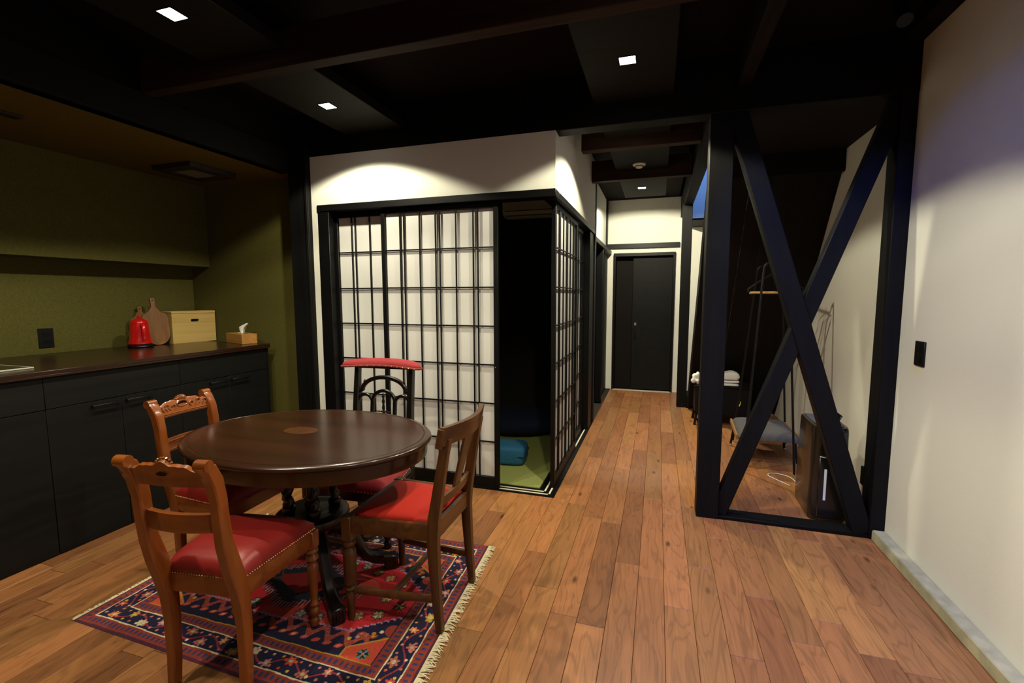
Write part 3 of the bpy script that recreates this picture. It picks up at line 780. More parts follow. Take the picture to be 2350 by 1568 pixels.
    return np.clip(col,0,1)
rug=thing('rug','red and navy patterned oriental rug under the table','rug')
NU,NV=620,430
u=np.linspace(0,1,NU+1); v=np.linspace(0,1,NV+1)
Ug,Vg=np.meshgrid(u,v)
Xg,Yg=rug_xy(Ug,Vg)
rs=np.random.RandomState(5)
Zg=.0058+.0012*np.sin(Xg*9+1)*np.sin(Yg*7)+.0006*rs.rand(*Xg.shape)
ed=np.minimum(np.minimum(Ug,1-Ug)*1.47,np.minimum(Vg,1-Vg)*1.03); Zg=np.where(ed<.004,.0015,Zg)
verts=np.stack([Xg,Yg,Zg],-1).reshape(-1,3)
idx=np.arange((NU+1)*(NV+1)).reshape(NV+1,NU+1)
quads=np.stack([idx[:-1,:-1],idx[:-1,1:],idx[1:,1:],idx[1:,:-1]],-1).reshape(-1,4)
me=bpy.data.meshes.new('pile'); me.vertices.add(len(verts)); me.vertices.foreach_set('co',verts.astype(np.float32).ravel())
nq=len(quads); me.loops.add(nq*4); me.polygons.add(nq)
me.loops.foreach_set('vertex_index',quads.ravel().astype(np.int32)); me.polygons.foreach_set('loop_start',np.arange(0,nq*4,4,dtype=np.int32))
me.polygons.foreach_set('use_smooth',np.ones(nq,dtype=bool)); me.update(calc_edges=True)
ca=me.color_attributes.new('weave','FLOAT_COLOR','POINT')
colr=rug_colors(Ug*1.47,Vg*1.03,1.47,1.03).reshape(-1,3)
ca.data.foreach_set('color',np.concatenate([colr,np.ones((len(colr),1))],1).astype(np.float32).ravel())
mt,nt,bs=newmat('rug_pile')
at=nt.nodes.new('ShaderNodeAttribute'); at.attribute_name='weave'; nt.links.new(at.outputs['Color'],bs.inputs['Base Color'])
bs.inputs['Roughness'].default_value=.95; bs.inputs['Specular IOR Level'].default_value=.15; bs.inputs['Sheen Weight'].default_value=.15
me.materials.append(mt)
o=bpy.data.objects.new('pile',me); C.objects.link(o); o.parent=rug
rf=random.Random(4)
def fringe(u0,sgn,lmin,lmax,n):
    mb=MB()
    for i in range(n):
        t=(i+.5)/n; x,y=rug_xy(u0,t); L=lmin+(lmax-lmin)*rf.random(); a=(rf.random()-.5)*.9
        wv=1.03/n*.62
        p=[(x,y,.004),(x+sgn*L*.5,y+L*.5*math.sin(a)*.6,.006+.003*rf.random()),(x+sgn*L*math.cos(a),y+L*math.sin(a),.0025)]
        mb.tube(p,[wv,wv*.9,wv*.45],5)
    return tag(mb.build('fringe',M['fringe'],rug),kind='stuff')
fringe(1.0,1,.030,.050,240)
fringe(0.0,-1,.012,.024,240)

# ------------------------------------------------------------------ oval pedestal table
TX,TY=-1.515,1.708
tb_=thing('pedestal_table','oval dark wood pedestal table standing on the rug','table',(TX,TY,.008))
def oval(prof,a,b_,n=72):
    mb=MB(); v=[]; f=[]
    for off,z in prof:
        for i in range(n):
            t=2*PI*i/n; v.append(((a+off)*math.cos(t),(b_+off)*math.sin(t),z))
    for k in range(len(prof)-1):
        for i in range(n):
            j=(i+1)%n; f.append((k*n+i,k*n+j,(k+1)*n+j,(k+1)*n+i))
    f.append(tuple(range(n))); f.append(tuple(range((len(prof)-1)*n,len(prof)*n)))
    return mb.add(v,f)
ZT=.7205
oval([(-.034,ZT-.022),(-.034,ZT),],.583,.435).build('veneer_top',M['tabletop'],tb_)
oval([(-.034,ZT-.024),(-.034,ZT-.001),(-.030,ZT+.001),(-.018,ZT-.002),(-.008,ZT-.003),(-.001,ZT-.009),(0,ZT-.016),(-.006,ZT-.022),(-.013,ZT-.023),(-.016,ZT-.028)],.583,.435).build('moulded_edge',M['tabletop'],tb_,angle=70)
oval([(-.060,ZT-.085),(-.022,ZT-.085),(-.020,ZT-.080),(-.020,ZT-.026),(-.060,ZT-.026)],.583,.435).build('apron',M['tabletop'],tb_)
n=40
v=[(-.055+.085*math.cos(2*PI*i/n),.012+.055*math.sin(2*PI*i/n),ZT+.0006) for i in range(n)]
MB().add(v,[tuple(range(n))]).build('inlay_medallion',M['inlay'],tb_)
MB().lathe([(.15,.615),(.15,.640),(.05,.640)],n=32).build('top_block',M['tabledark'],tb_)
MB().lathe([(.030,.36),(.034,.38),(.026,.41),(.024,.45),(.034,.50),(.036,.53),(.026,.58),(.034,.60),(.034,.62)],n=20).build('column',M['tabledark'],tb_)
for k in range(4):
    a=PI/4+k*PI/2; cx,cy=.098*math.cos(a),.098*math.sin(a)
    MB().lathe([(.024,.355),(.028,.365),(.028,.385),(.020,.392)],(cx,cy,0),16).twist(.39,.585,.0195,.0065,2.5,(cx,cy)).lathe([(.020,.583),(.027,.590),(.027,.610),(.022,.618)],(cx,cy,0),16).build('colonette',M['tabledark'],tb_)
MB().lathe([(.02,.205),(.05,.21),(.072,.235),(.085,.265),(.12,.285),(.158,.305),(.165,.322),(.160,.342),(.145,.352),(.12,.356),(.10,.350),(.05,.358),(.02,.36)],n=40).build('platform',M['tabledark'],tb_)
MB().lathe([(.004,.10),(.018,.105),(.030,.125),(.022,.145),(.035,.165),(.055,.19),(.05,.21)],n=24).build('pendant',M['tabledark'],tb_)
for sx,sy in ((1,-1),(1,1),(-1,1),(-1,-1)):
    a=math.atan2(sy*.215,.295) if sx>0 else PI-sy*math.radians(18); e=Vector((math.cos(a),math.sin(a),0)); sd=Vector((-math.sin(a),math.cos(a),0))
    P=[(.045,.245),(.09,.262),(.135,.245),(.170,.195),(.198,.135),(.232,.085),(.275,.058),(.318,.052),(.345,.050)]
    WW=[.030,.034,.034,.030,.026,.023,.021,.021,.022]
    lg=MB().sweep([tuple(e*p+Vector((0,0,z))) for p,z in P],WW,[.022,.024,.025,.024,.022,.022,.023,.025,.026],sd,.35).build('leg',M['tabledark'],tb_)
    ft=MB(); Mx=Matrix((e,sd,Vector((0,0,1)))).transposed().to_4x4()
    ft.box(.315,.378,-.028,.028,0,.068,.006,Mx)
    for j in range(4): ft.box(.372,.382,-.024+.013*j,-.016+.013*j,.010,.060,.002,Mx)
    ft.build('foot',M['tabledark'],lg)

# ------------------------------------------------------------------ carved chairs with leather seats
def pad(w0,w1,y0,y1,z0,zt,crown,par,mat,name='seat_pad',nu=22,nv=22,wall=.02):
    mb=MB()
    def f(u,v):
        a=2*u-1; c=2*v-1
        ww=w0+(w1-w0)*v
        e=(1-abs(a)**5)*(1-abs(c)**5)
        x=ww*a*(1-.03*abs(c)**4); y=y0+(y1-y0)*v
        return (x,y,zt+crown*e**.6 if e>0 else zt)
    mb.grid(f,nu,nv)
    N=nu+1
    loop=[i for i in range(nu+1)]+[j*N+nu for j in range(1,nv+1)]+[nv*N+i for i in range(nu-1,-1,-1)]+[j*N for j in range(nv-1,0,-1)]
    base=len(mb.v); 
    for i in loop:
        x,y,z=mb.v[i]; mb.v.append((x,y,z0))
    n=len(loop)
    for k in range(n): mb.f.append((loop[k],loop[(k+1)%n],base+(k+1)%n,base+k))
    mb.f.append(tuple(base+k for k in range(n)))
    return mb.build(name,mat,par,angle=60)
def nails(par,pts,r=.0034):
    mb=MB()
    for p in pts: mb.add([(p[0]+r,p[1],p[2]),(p[0]-r,p[1],p[2]),(p[0],p[1]+r,p[2]),(p[0],p[1]-r,p[2]),(p[0],p[1],p[2]+r),(p[0],p[1],p[2]-r)],[(0,2,4),(2,1,4),(1,3,4),(3,0,4),(2,0,5),(1,2,5),(3,1,5),(0,3,5)])
    return tag(mb.build('nail_trim',M['brass'],par),kind='stuff')
def seg(p,q,n): return [tuple(Vector(p).lerp(Vector(q),(i+.5)/n)) for i in range(n)]
def carved_chair(label,loc,rz,group):
    t=thing('carved_dining_chair',label,'chair',loc,rz,group)
    prof=[(-.172,0),(-.165,.10),(-.163,.24),(-.168,.33),(-.182,.405),(-.204,.48),(-.224,.56),(-.233,.64),(-.238,.715),(-.250,.775),(-.272,.822),(-.296,.842)]
    wr=[.016,.018,.021,.024,.028,.027,.023,.021,.021,.022,.020,.013]
    for s_ in (-1,1):
        xs=[.140*s_]*4+[.140*s_,.140*s_,.140*s_]+[.141*s_]*5
        lg=MB().sweep([(x,y,z) for x,(y,z) in zip(xs,prof)],wr,[.016,.017,.018,.019,.019,.019,.018,.018,.018,.019,.020,.020],(1,0,0),.22).build('back_post',M['mah'],t)
        MB().tube([(.141*s_-.021,-.286,.838),(.141*s_+.021,-.286,.838)],.0185,14).build('scroll',M['mahx'],lg)
        # turned front leg
        x,y=.182*s_,.165
        fl=MB().box(x-.021,x+.021,y-.021,y+.021,.335,.405,.003).lathe([(.019,.335),(.024,.328),(.024,.318),(.015,.312),(.022,.300),(.024,.288),(.016,.276),(.015,.272),(.021,.262),(.0215,.25),(.0195,.20),(.015,.13),(.013,.105),(.018,.098),(.018,.090),(.013,.083),(.019,.070),(.020,.055),(.012,.044),(.012,.040)],(x,y,0),18).build('front_leg',M['mah'],t)
        MB().lathe([(.010,.0),(.016,.004),(.018,.018),(.015,.032),(.010,.040),(.010,.043)],(x,y,0),16).build('castor',M['mah'],fl)
    # seat frame rails
    for s_ in (-1,1):
        MB().sweep([(.142*s_,-.165,.375),(.160*s_,0,.372),(.182*s_,.165,.375)],.034,.011,(1,0,0),.15).build('seat_rail',M['mahx'],t)
    MB().box(-.165,.165,.155,.178,.342,.408,.003).build('seat_rail',M['mahx'],t)
    MB().box(-.128,.128,-.178,-.157,.342,.408,.003).build('seat_rail',M['mahx'],t)
    sp_=pad(.150,.192,-.172,.182,.404,.430,.045,t,M['leather'])
    z=.412
    pts=[]
    for s_ in (-1,1): pts+=seg((.151*s_+.002*s_,-.168,z),(.194*s_,.175,z),34)
    pts+=seg((-.19,.184,z),(.19,.184,z),36)+seg((-.135,-.179,z),(.135,-.179,z),26)
    nails(sp_,pts)
    # mid rail, slightly bowed
    MB().sweep([(x,-.230-.018*math.cos(x/.145*PI/2),.632) for x in np.linspace(-.145,.145,11)],.030,.009,(0,0,1),.15).build('mid_rail',M['mahx'],t) if False else None
    mb=MB(); xs=np.linspace(-.130,.130,13)
    ring=[]
    for x in xs:
        bow=.020*math.cos(x/.130*PI/2)
        mb.v+= [(x,-.222-bow,.603),(x,-.222-bow,.663),(x,-.240-bow,.663),(x,-.240-bow,.603)]
    for k in range(12):
        for i in range(4): mb.f.append((k*4+i,k*4+(i+1)%4,(k+1)*4+(i+1)%4,(k+1)*4+i))
    mb.f+=[(0,1,2,3),(48,49,50,51)]
    mr=mb.build('mid_rail',M['mahx'],t)
    for zz in (.613,.653):
        MB().tube([(x,-.221-.020*math.cos(x/.130*PI/2),zz) for x in xs],.0028,6).build('bead',M['mahx'],mr)
    # carved crest rail
    mb=MB(); xs=np.linspace(-.134,.134,41)
    def top(x):
        a=abs(x)
        return .820+.030*math.exp(-(a/.030)**2)+.017*math.exp(-((a-.062)/.032)**2)+.0025*math.cos(a*150)*math.exp(-((a-.07)/.04)**2)
    for x in xs:
        bow=.016*math.cos(x/.15*PI/2); zt=top(x)
        yb=-.246-bow; yt=-.262-bow
        mb.v+=[(x,yb,.762),(x,yt+.004,zt-.006),(x,yt-.004,zt),(x,yt-.016,zt-.005),(x,yb-.017,.762)]
    for k in range(40):
        for i in range(5): mb.f.append((k*5+i,k*5+(i+1)%5,(k+1)*5+(i+1)%5,(k+1)*5+i))
    mb.f+=[tuple(range(5)),tuple(range(200,205))]
    cr=mb.build('crest_rail',M['mahx'],t,angle=50)
    fy=lambda x,z:-.246-.016*math.cos(min(1,abs(x)/.15)*PI/2)-(z-.762)*.22
    for zz in (.768,.776): MB().tube([(x,fy(x,zz)+.001,zz) for x in xs],.0024,6).build('bead',M['mahx'],cr)
    # oval cabochon with rim, shell lobes and leaf scrolls
    n=24
    ov=MB().tube([(.026*math.cos(a),fy(0,.812)+.003,.812+.0155*math.sin(a)) for a in np.linspace(0,2*PI,n,endpoint=False)],.0042,6,True).build('cabochon_rim',M['mahx'],cr)
    vv=[(.023*math.cos(2*PI*i/n),fy(0,.812)+.0035,.812+.0125*math.sin(2*PI*i/n)) for i in range(n)]
    MB().add(vv,[tuple(range(n))]).build('cabochon_hollow',M['plastic'],cr)
    vv=[(.020*math.cos(2*PI*i/n),fy(0,.812)-.0185,.806+.006*math.sin(2*PI*i/n)) for i in range(n)]
    MB().add(vv,[tuple(range(n))]).build('rear_slit',M['plastic'],cr)
    for k in range(7):
        a=PI/2+(k-3)*.33
        p0=(.012*math.cos(a),fy(0,.83)+.004,.826+.006*math.sin(a)); p1=(.036*math.cos(a),fy(0,.85)-.001,.826+.030*math.sin(a))
        MB().tube([p0,tuple((Vector(p0)+Vector(p1))/2+Vector((0,.003,0))),p1],[.003,.0058,.0035],7).build('shell_lobe',M['mahx'],cr)
    for s_ in (-1,1):
        for (cx,cz,r0,sp2) in ((.050,.806,.013,1.55),(.085,.812,.012,1.3),(.118,.806,.010,1.1)):
            pts=[]
            for q in np.linspace(0,1,12):
                a=-.4+q*sp2*PI; rr=r0*(.35+.9*q)
                x=s_*(cx+rr*math.cos(a)); zz=cz+rr*math.sin(a)*.9
                pts.append((x,fy(x,zz)+.002,zz))
            MB().tube(pts,[.0015+.004*math.sin(PI*min(1,q*.9+.08)) for q in np.linspace(0,1,12)],7).build('carved_scroll',M['mahx'],cr)
        for j in range(5):
            x0=s_*(.062+.018*j)
            MB().tube([(x0,fy(x0,.79)+.0015,.790),(x0+s_*.010,fy(x0,.805)+.003,.803),(x0+s_*.014,fy(x0,.82)+.001,.820-.002*j)],[.0015,.0045,.0015],6).build('carved_leaf',M['mahx'],cr)
    return t
cg='carved orange mahogany chairs with red leather seats'
ch=carved_chair('carved orange wood chair with red leather seat in front, its back to the viewer',(-1.462,1.268,.0085),math.radians(8),cg)
dup(ch,(-1.985,1.688,.009),math.radians(-88),'carved orange wood chair at the left end of the table, crest rail showing shell carving')

# ------------------------------------------------------------------ oak chair with red drop-in seat
def oak_chair():
    t=thing('oak_dining_chair','dark oak chair with bright red seat at the right end of the table','chair',(-1.0,1.745,.009),PI/2+.01)
    prof=[(-.200,0),(-.190,.12),(-.182,.25),(-.176,.38),(-.183,.47),(-.197,.55),(-.214,.65),(-.230,.74),(-.243,.80)]
    for s_ in (-1,1):
        xs=[.172*s_]*3+[.170*s_]*6
        MB().sweep([(x,y,z) for x,(y,z) in zip(xs,prof)],[.014,.017,.020,.023,.023,.021,.019,.018,.017],[.014,.015,.016,.017,.017,.016,.016,.015,.015],(1,0,0),.15).build('back_post',M['oak'],t)
        x,y=.205*s_,.190
        MB().box(x-.022,x+.022,y-.022,y+.022,.345,.448,.003).lathe([(.018,.345),(.024,.338),(.026,.328),(.022,.320),(.018,.314),(.024,.305),(.027,.292),(.027,.285),(.026,.17),(.024,.155),(.016,.148),(.022,.140),(.022,.132),(.014,.124),(.018,.112),(.016,.06),(.015,.0)],(x,y,0),18).build('front_leg',M['oak'],t)
        MB().sweep([(.170*s_,-.178,.412),(.188*s_,0,.410),(.205*s_,.172,.412)],.034,.010,(1,0,0),.15).build('seat_rail',M['oakx'],t)
        MB().sweep([(.172*s_,-.185,.135),(.19*s_,0,.130),(.205*s_,.185,.128)],.014,.008,(1,0,0),.2).build('side_stretcher',M['oakx'],t)
    B(-.186,.186,-.010,.010,.120,.142,.003).build('cross_stretcher',M['oakx'],t)
    B(-.185,.185,.178,.205,.378,.446,.003).build('seat_rail',M['oakx'],t)
    # bowed rear rail + lower back rail
    def bowed(z0,z1,y0,bow,w_,name,th=.018,lean=.0,n=17,over=0):
        mb=MB(); xs=np.linspace(-w_,w_,n)
        for x in xs:
            bb=bow*math.cos(x/w_*PI/2)
            mb.v+=[(x,y0-bb,z0),(x,y0-bb-lean,z1),(x,y0-bb-lean-th,z1),(x,y0-bb-th,z0)]
        for k in range(n-1):
            for i in range(4): mb.f.append((k*4+i,k*4+(i+1)%4,(k+1)*4+(i+1)%4,(k+1)*4+i))
        m_=(n-1)*4
        mb.f+=[(0,1,2,3),(m_,m_+1,m_+2,m_+3)]
        return mb.build(name,M['oakx'],t,angle=35)
    bowed(.378,.446,-.172,.0,.155,'seat_rail')
    bowed(.505,.545,-.180,.012,.156,'lower_back_rail',.016,.006)
    tr=bowed(.775,.850,-.215,.045,.212,'crest_rail',.022,.014)
    for s_ in (-1,1):
        MB().tube([(.212*s_,-.226,.772),(.212*s_,-.240,.846)],.014,12).build('scroll_end',M['oakx'],tr)
    MB().sweep([(0,-.198,.53),(0,-.222,.62),(0,-.248,.72),(0,-.268,.79)],.006,[.030,.036,.044,.050],(1,0,0),.2).build('splat',M['oak'],t)
    pad(.152,.185,-.165,.180,.432,.448,.018,t,M['redseat'],'drop_in_seat')
    return t
oak_chair()

# ------------------------------------------------------------------ ebonised prayer chair with padded top
def prayer_chair():
    t=thing('prayer_chair','black gothic arched chair with a padded red top rail, behind the table','chair',(-1.600,2.245,.0085),PI+.05)
    prof=[(-.225,0),(-.205,.15),(-.200,.36),(-.205,.50),(-.215,.65),(-.232,.80),(-.245,.90)]
    for s_ in (-1,1):
        MB().sweep([(.185*s_,y,z) for y,z in prof],[.017,.019,.022,.021,.019,.018,.017],[.016,.018,.020,.019,.018,.017,.016],(1,0,0),.2).build('back_post',M['ebony'],t)
        x,y=.245*s_,.195
        MB().lathe([(.024,.225),(.030,.23),(.030,.30),(.02,.301)],(x,y,0),18).lathe([(.014,0),(.020,.006),(.022,.03),(.014,.045),(.024,.06),(.028,.085),(.020,.11),(.026,.12),(.020,.13)],(x,y,0),18).twist(.128,.227,.020,.0065,2.3,(x,y)).build('front_leg',M['ebony'],t)
        MB().sweep([(.185*s_,-.20,.27),(.215*s_,0,.27),(.245*s_,.195,.27)],.030,.012,(1,0,0),.2).build('seat_rail',M['ebony'],t)
    B(-.225,.225,.182,.208,.24,.30,.003).build('seat_rail',M['ebony'],t)
    B(-.175,.175,-.212,-.190,.24,.30,.003).build('seat_rail',M['ebony'],t)
    sp_=pad(.195,.268,-.188,.222,.298,.322,.055,t,M['velvet'])
    pts=[]
    for s_ in (-1,1): pts+=seg((.197*s_,-.18,.305),(.270*s_,.215,.305),20)
    pts+=seg((-.265,.2245,.305),(.265,.2245,.305),26)
    nails(sp_,pts,.003)
    yb=lambda z:-.205-(z-.5)*.095
    MB().sweep([(-.180,yb(.46),.46),(.180,yb(.46),.46)],.016,.012,(0,1,0),.25).build('lower_rail',M['ebony'],t)
    def arch(cx,r,z0,rise,name,rad,n=17):
        p=[(cx+r*math.cos(a),yb(z0+rise*math.sin(a)),z0+rise*math.sin(a)) for a in np.linspace(PI,0,n)]
        return MB().sweep(p,rad,rad*.9,(0,1,0),.4).build(name,M['ebony'],t)
    arch(0,.150,.755,.085,'great_arch',.0125)
    for s_ in (-1,1):
        MB().sweep([(.150*s_,yb(.755),.757),(.165*s_,yb(.755),.748),(.178*s_,yb(.755),.752)],.011,.011,(0,1,0),.4).build('arch_spring',M['ebony'],t)
        MB().tube([(.128*s_,yb(.80),.800),(.138*s_,yb(.81),.812),(.134*s_,yb(.82),.824)],[.009,.008,.002],8).build('crocket',M['ebony'],t)
        arch(.127*s_,.050,.660+.015,.055,'side_arch',.0095)
        MB().sweep([(.078*s_,yb(.46),.465),(.077*s_,yb(.6),.60),(.077*s_,yb(.7),.690)],.012,.010,(0,1,0),.4).build('mullion',M['ebony'],t)
    arch(0,.078,.685,.072,'centre_arch',.0105)
    fi=MB().lathe([(.006,.56),(.011,.575),(.007,.60),(.012,.615),(.006,.63),(.010,.65),(.006,.675),(.010,.69),(.005,.71),(.009,.722),(.002,.745)],(0,yb(.65),0),12).build('finial',M['ebony'],t)
    MB().tube([(x,yb(.63),.628) for x in np.linspace(-.052,.052,15)],[.002,.0045,.003,.0055,.003,.006,.004,.007,.004,.006,.003,.0055,.003,.0045,.002],8).build('cross_bar',M['ebony'],fi)
    # padded crescent top
    def crescent(u,v):
        s_=2*u-1; a=2*PI*v
        e=math.sqrt(max(0,1-abs(s_)**6)); x=.268*s_
        yc=-.255+.055*s_*s_
        return (x, yc+.048*e*math.cos(a)+(0 if e else 0), .928-.010*s_*s_+ (.030*e*math.sin(a) if math.sin(a)>0 else .018*e*math.sin(a)))
    pd=MB().grid(crescent,36,18).build('top_pad',M['velvet'],t,angle=80)
    ring=[]
    for s_ in np.linspace(-.99,.99,40): ring.append((.269*s_,-.255+.055*s_*s_+.049*math.sqrt(max(0,1-abs(s_)**6)),.918-.010*s_*s_))
    for s_ in np.linspace(.99,-.99,40): ring.append((.269*s_,-.255+.055*s_*s_-.049*math.sqrt(max(0,1-abs(s_)**6)),.918-.010*s_*s_))
    MB().tube(ring,.0075,8,True).build('leather_band',M['piping'],pd)
    nails(pd,[(p[0],p[1]+.008,p[2]) for p in ring[2:40:3]],.0032)
    MB().box(-.20,.20,-.275,-.235,.893,.912,.004).build('top_board',M['ebony'],t)
prayer_chair()

# ------------------------------------------------------------------ luggage niche behind the cross braced frame
# steep stair seen from below
stp=thing('staircase','steep dark brown staircase seen from below, behind the clothes rack','staircase',(0,0,0))
zs=lambda y:2.315-1.4*(y-4.155)
ya,yb_=4.155,5.80
nrm=Vector((0,1.4,1)).normalized()
X0,X1=.372,1.298
for xx in (X0,X1-.04):
    p=Vector((xx+.02,ya,zs(ya)))+nrm*.09; q=Vector((xx+.02,yb_,zs(yb_)))+nrm*.09
    MB().beam(tuple(p),tuple(q),.04,.18,tuple(nrm),.003).build('stringer',M['brownwall'],stp)
nb=6; wb=(X1-X0)/nb
for k in range(nb):
    x=X0+wb*(k+.5)
    p=Vector((x,ya,zs(ya)))+nrm*.012; q=Vector((x,yb_,zs(yb_)))+nrm*.012
    MB().beam(tuple(p),tuple(q),wb-.003,.02,tuple(nrm),.002).build('underside_board',M['brownwall'],stp)
for k in range(9):
    y=ya+.12+k*.17; z=zs(y)+.13
    B(X0+.04,X1-.04,y-.04,y+.12,z,z+.025,.003).build('tread',M['brownwall'],stp)
B(.372,1.298,4.115,4.157,2.27,2.43).build('landing_fascia',M['brownwall'],stp)

# low cabinet bench, towels and cloth
bn=thing('luggage_bench','low black box bench on slim brown legs under the stair','bench',(0,0,0))
B(.40,.93,5.12,5.40,.14,.405,.004).build('box',M['plastic'],bn)
B(.39,.94,5.11,5.41,.405,.420,.003).build('top',M['brownwall'],bn)
MB().box(.41,.93,5.113,5.135,.12,.145,.003).build('front_rail',M['browny'],bn)
for x in (.42,.91):
    for y,dy in ((5.15,-.03),(5.37,.03)):
        MB().sweep([(x,y,.14),(x+(-.02 if x<.6 else .02),y+dy,0)],.012,.012,(1,0,0),.3).build('leg',M['browny'],bn)
def towel(label,loc,sx,sy,sz,seed):
    r_=random.Random(seed); ph=[r_.random()*6 for _ in range(4)]
    t=thing('folded_towel',label,'towel',loc,0,'folded white towels on the bench')
    def f(u,v):
        a=2*PI*u; p=PI*(v-.5)
        c=lambda t_:math.copysign(abs(math.cos(t_))**.4,math.cos(t_)); s_=lambda t_:math.copysign(abs(math.sin(t_))**.4,math.sin(t_))
        x=sx*c(p)*c(a); y=sy*c(p)*s_(a); z=sz+sz*s_(p)
        z+=(.004*math.sin(x*50+ph[0])+.003*math.sin(y*60+ph[1]))*(1 if z>sz else .2)*sz/.03
        return (x+.004*math.sin(z*90+ph[2]),y,z)
    MB().grid(f,36,18).build('terry_cloth',M['towel'],t,angle=70)
    MB().box(-sx*.97,sx*.97,-sy*1.0,-sy*.985,sz*.96,sz*1.04).build('fold_line',M['towel'],t)
towel('thick folded white towel on top of the bench pile',(.735,5.22,.482),.085,.075,.040,1)
towel('middle thin folded white towel of the bench pile',(.735,5.22,.4535),.083,.075,.0125,2)
towel('bottom thin folded white towel of the bench pile',(.735,5.22,.4215),.083,.075,.0145,3)
cl=thing('crumpled_cloth','crumpled white cloth at the left end of the bench','cloth',(.425,5.19,.4215))
rc=random.Random(9); phs=[(rc.random()*20+14,rc.random()*6) for _ in range(6)]
def crump(u,v):
    a=2*PI*u; p=PI*v
    d=Vector((math.sin(p)*math.cos(a),math.sin(p)*math.sin(a),-math.cos(p)))
    k=1+.16*math.sin(phs[0][0]*d.x*.4+phs[0][1])+.14*math.sin(phs[1][0]*d.y*.4+phs[1][1])+.13*math.sin(phs[2][0]*d.z*.4+phs[2][1])+.08*math.sin(9*d.x+7*d.z)
    return (.058*d.x*k,.05*d.y*k,max(0,.055+.058*d.z*k))
MB().grid(crump,40,24).build('cotton',M['towel'],cl,angle=80)
yt=thing('luggage_tag','small bright yellow tag hanging on the bench','tag',(.815,5.098,.235))
MB().prism([(-.010,0),(.004,-.006),(.012,.010),(.014,.045),(.008,.045),(.006,.016),(-.010,.016)],-.002,.002,Matrix(((1,0,0,0),(0,0,-1,0),(0,1,0,0),(0,0,0,1)))).build('tag_strip',M['yellow'],yt)

# low upholstered stool
stl=thing('upholstered_stool','low grey upholstered stool with pale wood edge under the clothes rack','stool',(.875,4.28,0),0)
def seatf(u,v):
    a=2*u-1; c=2*v-1
    x=(.225-.02*v)*a; y=.235*c
    e=(1-abs(a)**6)*(1-abs(c)**6)
    return (x,y,0.225+.045*(e**.5 if e>0 else 0)+.012*c)
mb=MB().grid(seatf,20,20)
mb.grid(lambda u,v:(lambda q:(q[0],q[1],0.205+.012*(2*v-1)))(seatf(u,v)),20,20)
N=21; lo=[i for i in range(21)]+[j*N+20 for j in range(1,21)]+[20*N+i for i in range(19,-1,-1)]+[j*N for j in range(19,0,-1)]
for k in range(len(lo)): a_,b_=lo[k],lo[(k+1)%len(lo)]; mb.f.append((a_,b_,b_+441,a_+441))
mb.build('cushion',M['greyfab'],stl,angle=60)
for s_ in (-1,1):
    MB().sweep([(.232*s_,-.228,.205),(.215*s_,.228,.225)],.020,.008,(1,0,0),.2).build('side_board',M['woodarm'],stl)
    for yy in (-.20,.20):
        lg=MB().tube([(.19*s_,yy*.9,.21),(.215*s_,yy,.015)],[.012,.009],10).build('leg',M['plastic'],stl)
        MB().ball((.216*s_,yy,.0125),.0125,12,8).build('foot_ball',M['chrome'],lg)

# clothes rack: two tapering hoops joined by rails
rk=thing('clothes_rack','slender black tube clothes rack with tapering hoops behind the braces','clothes rack',(0,0,0))
def hoop(yf,yt,xl,xr,xtl,xtr,zt):
    p=[(xl,yf,.012)]
    for q in np.linspace(.15,.95,5): p.append((xl+(xtl-xl)*q,yf+(yt-yf)*q,.012+(zt-.012)*q*.985))
    r=.045
    for a in np.linspace(PI,PI/2,6): p.append((xtl+r+r*math.cos(a),yt,zt-r+r*math.sin(a)))
    for a in np.linspace(PI/2,0,6): p.append((xtr-r+r*math.cos(a),yt,zt-r+r*math.sin(a)))
    for q in np.linspace(.95,.15,5): p.append((xr+(xtr-xr)*q,yf+(yt-yf)*q,.012+(zt-.012)*q*.985))
    p.append((xr,yf,.012))
    h=MB().tube(p,.0085,10).build('hoop',M['handle'],rk)
    for x in (xl,xr): MB().lathe([(.012,0),(.013,.006),(.010,.016)],(x,yf,0),12).build('foot',M['chrome'],h)
hoop(3.84,3.98,.655,1.01,.765,.935,1.60)
hoop(4.62,4.42,.70,1.13,.80,.985,1.60)
MB().tube([(.85,3.98,1.592),(.89,4.42,1.592)],.008,10).build('hanging_rail',M['handle'],rk)
def hanger(label,y,rz,dz=0):
    t=thing('coat_hanger',label,'hanger',(.868,y,1.592),rz,'wire and wood coat hangers on the rack')
    hk=[(.0,.0,.0115)]+[(.0115*math.sin(a),0,.0115*math.cos(a)-.0) for a in np.linspace(.2,PI*1.05,9)]
    hk=[(.0125*math.cos(a),0,.0125*math.sin(a)) for a in np.linspace(PI*1.05,-.45*PI,14)]+[(0,0,-.03),(0,0,-.06)]
    MB().tube(hk,.0018,6).build('hook',M['steel'],t)
    MB().tube([(0,0,-.06),(-.12,0,-.135),(-.19,0,-.185),(-.195,0,-.205),(-.185,0,-.218)],.004,8).tube([(0,0,-.06),(.12,0,-.135),(.19,0,-.185),(.195,0,-.205),(.185,0,-.218)],.004,8).build('shoulder_wire',M['handle'],t)
    MB().tube([(-.175,0,-.22),(.175,0,-.22)],.0095,10).build('trouser_bar',M['hangwood'],t)
hanger('coat hanger nearest on the rack, pale wood bar showing',4.06,math.radians(6))
hanger('coat hanger behind the first on the rack',4.17,math.radians(14))

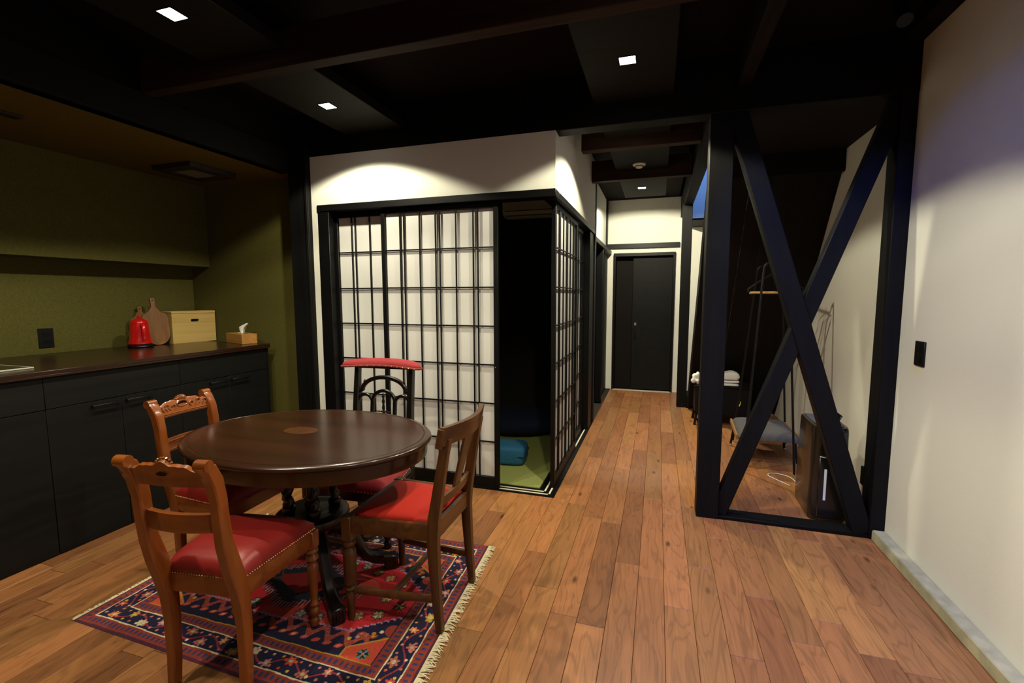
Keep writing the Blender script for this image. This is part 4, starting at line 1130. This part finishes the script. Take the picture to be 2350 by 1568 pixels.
# air purifier
ap=thing('air_purifier','dark bronze tower air purifier beside the right post','air purifier',(1.005,3.275,0),math.radians(-2))
def rrect(w_,d_,r,n=5):
    pts=[]
    for cx,cy,a0 in ((w_-r,d_-r,0),(-w_+r,d_-r,PI/2),(-w_+r,-d_+r,PI),(w_-r,-d_+r,1.5*PI)):
        for a in np.linspace(a0,a0+PI/2,n): pts.append((cx+r*math.cos(a),cy+r*math.sin(a)))
    return pts
def loft(secs):
    mb=MB(); n=len(secs[0][0])
    for pts,z in secs: mb.v+=[(x,y,z) for x,y in pts]
    for k in range(len(secs)-1):
        for i in range(n): mb.f.append((k*n+i,k*n+(i+1)%n,(k+1)*n+(i+1)%n,(k+1)*n+i))
    mb.f.append(tuple(range(n))); mb.f.append(tuple(range((len(secs)-1)*n,len(secs)*n)))
    return mb
loft([(rrect(.088,.165,.03),.0),(rrect(.098,.178,.035),.012),(rrect(.100,.180,.035),.10),(rrect(.092,.172,.035),.56),(rrect(.088,.168,.035),.575)]).build('housing',M['purifier'],ap)
fp=MB().box(-.060,.085,-.1865,-.17,.03,.40,.006).build('front_panel',M['purifront'],ap)
MB().box(-.060,.082,-.183,-.168,.41,.56,.006).build('intake_panel',M['purifront'],ap)
B(-.030,-.017,-.1885,-.186,.135,.325,.001).build('light_strip',M['led'],fp)
B(-.070,.070,-.14,.14,.5751,.579,.002).build('control_top',M['chrome'] if False else M['greyfab'],ap)
MB().beam((.035,.0,.577),(.065,.0,.635),.006,.22,(0,1,0),.002).build('louvre_flap',M['purifront'],ap)
for k in range(4): B(-.06,-.045,-.135+.02*k,-.122+.02*k,.579,.581,.001).build('button',M['chrome'],ap)
# cables
def cable(name,label,pts,r,mat):
    P=[Vector(p) for p in pts]; out=[]
    for i in range(len(P)-1):
        p0=P[max(i-1,0)];p1=P[i];p2=P[i+1];p3=P[min(i+2,len(P)-1)]
        for k in range(8):
            t=k/8; out.append(tuple(.5*((2*p1)+(p2-p0)*t+(2*p0-5*p1+4*p2-p3)*t*t+(3*p1-p0-3*p2+p3)*t**3)))
    out.append(tuple(P[-1]))
    return tag(MB().tube(out,r,7).build(name,mat),label,'cable')
cable('power_cable','white cable looping on the floor left of the air purifier',[(.93,3.62,.006),(.88,3.70,.004),(.83,3.78,.004),(.84,3.83,.004),(.90,3.85,.004),(.98,3.78,.004),(.985,3.56,.004)],.0032,M['cablew'])
cable('power_cable','pale cable between the air purifier and the right post',[(1.10,3.50,.004),(1.15,3.36,.005),(1.13,3.22,.004),(1.17,3.12,.004),(1.15,3.09,.004),(1.19,3.08,.05),(1.23,3.12,.16)],.003,M['cablew'])
ps=thing('power_strip','dark power strip block low on the right post','power strip',(1.20,3.13,.24))
B(-.03,.05,-.02,.02,0,.11,.004).build('body',M['plastic'],ps)
for z in (.03,.06,.085): B(-.012,.012,-.022,-.0195,z-.008,z+.008).build('outlet',M['bar'],ps)
bg=thing('grey_bundle','small pale blue grey bundle on the floor behind the stool','bundle',(.84,4.78,0))
def bun(u,v):
    a=2*PI*u; p=PI*v
    k=1+.2*math.sin(5*math.cos(a)*math.sin(p)+2)+.15*math.sin(6*math.cos(p))
    return (.06*math.sin(p)*math.cos(a)*k,.05*math.sin(p)*math.sin(a)*k,max(0,.07-.075*math.cos(p)*k))
MB().grid(bun,24,14).build('cloth',plain('pale_blue_cloth',(.28,.33,.42),.9),bg,angle=80)
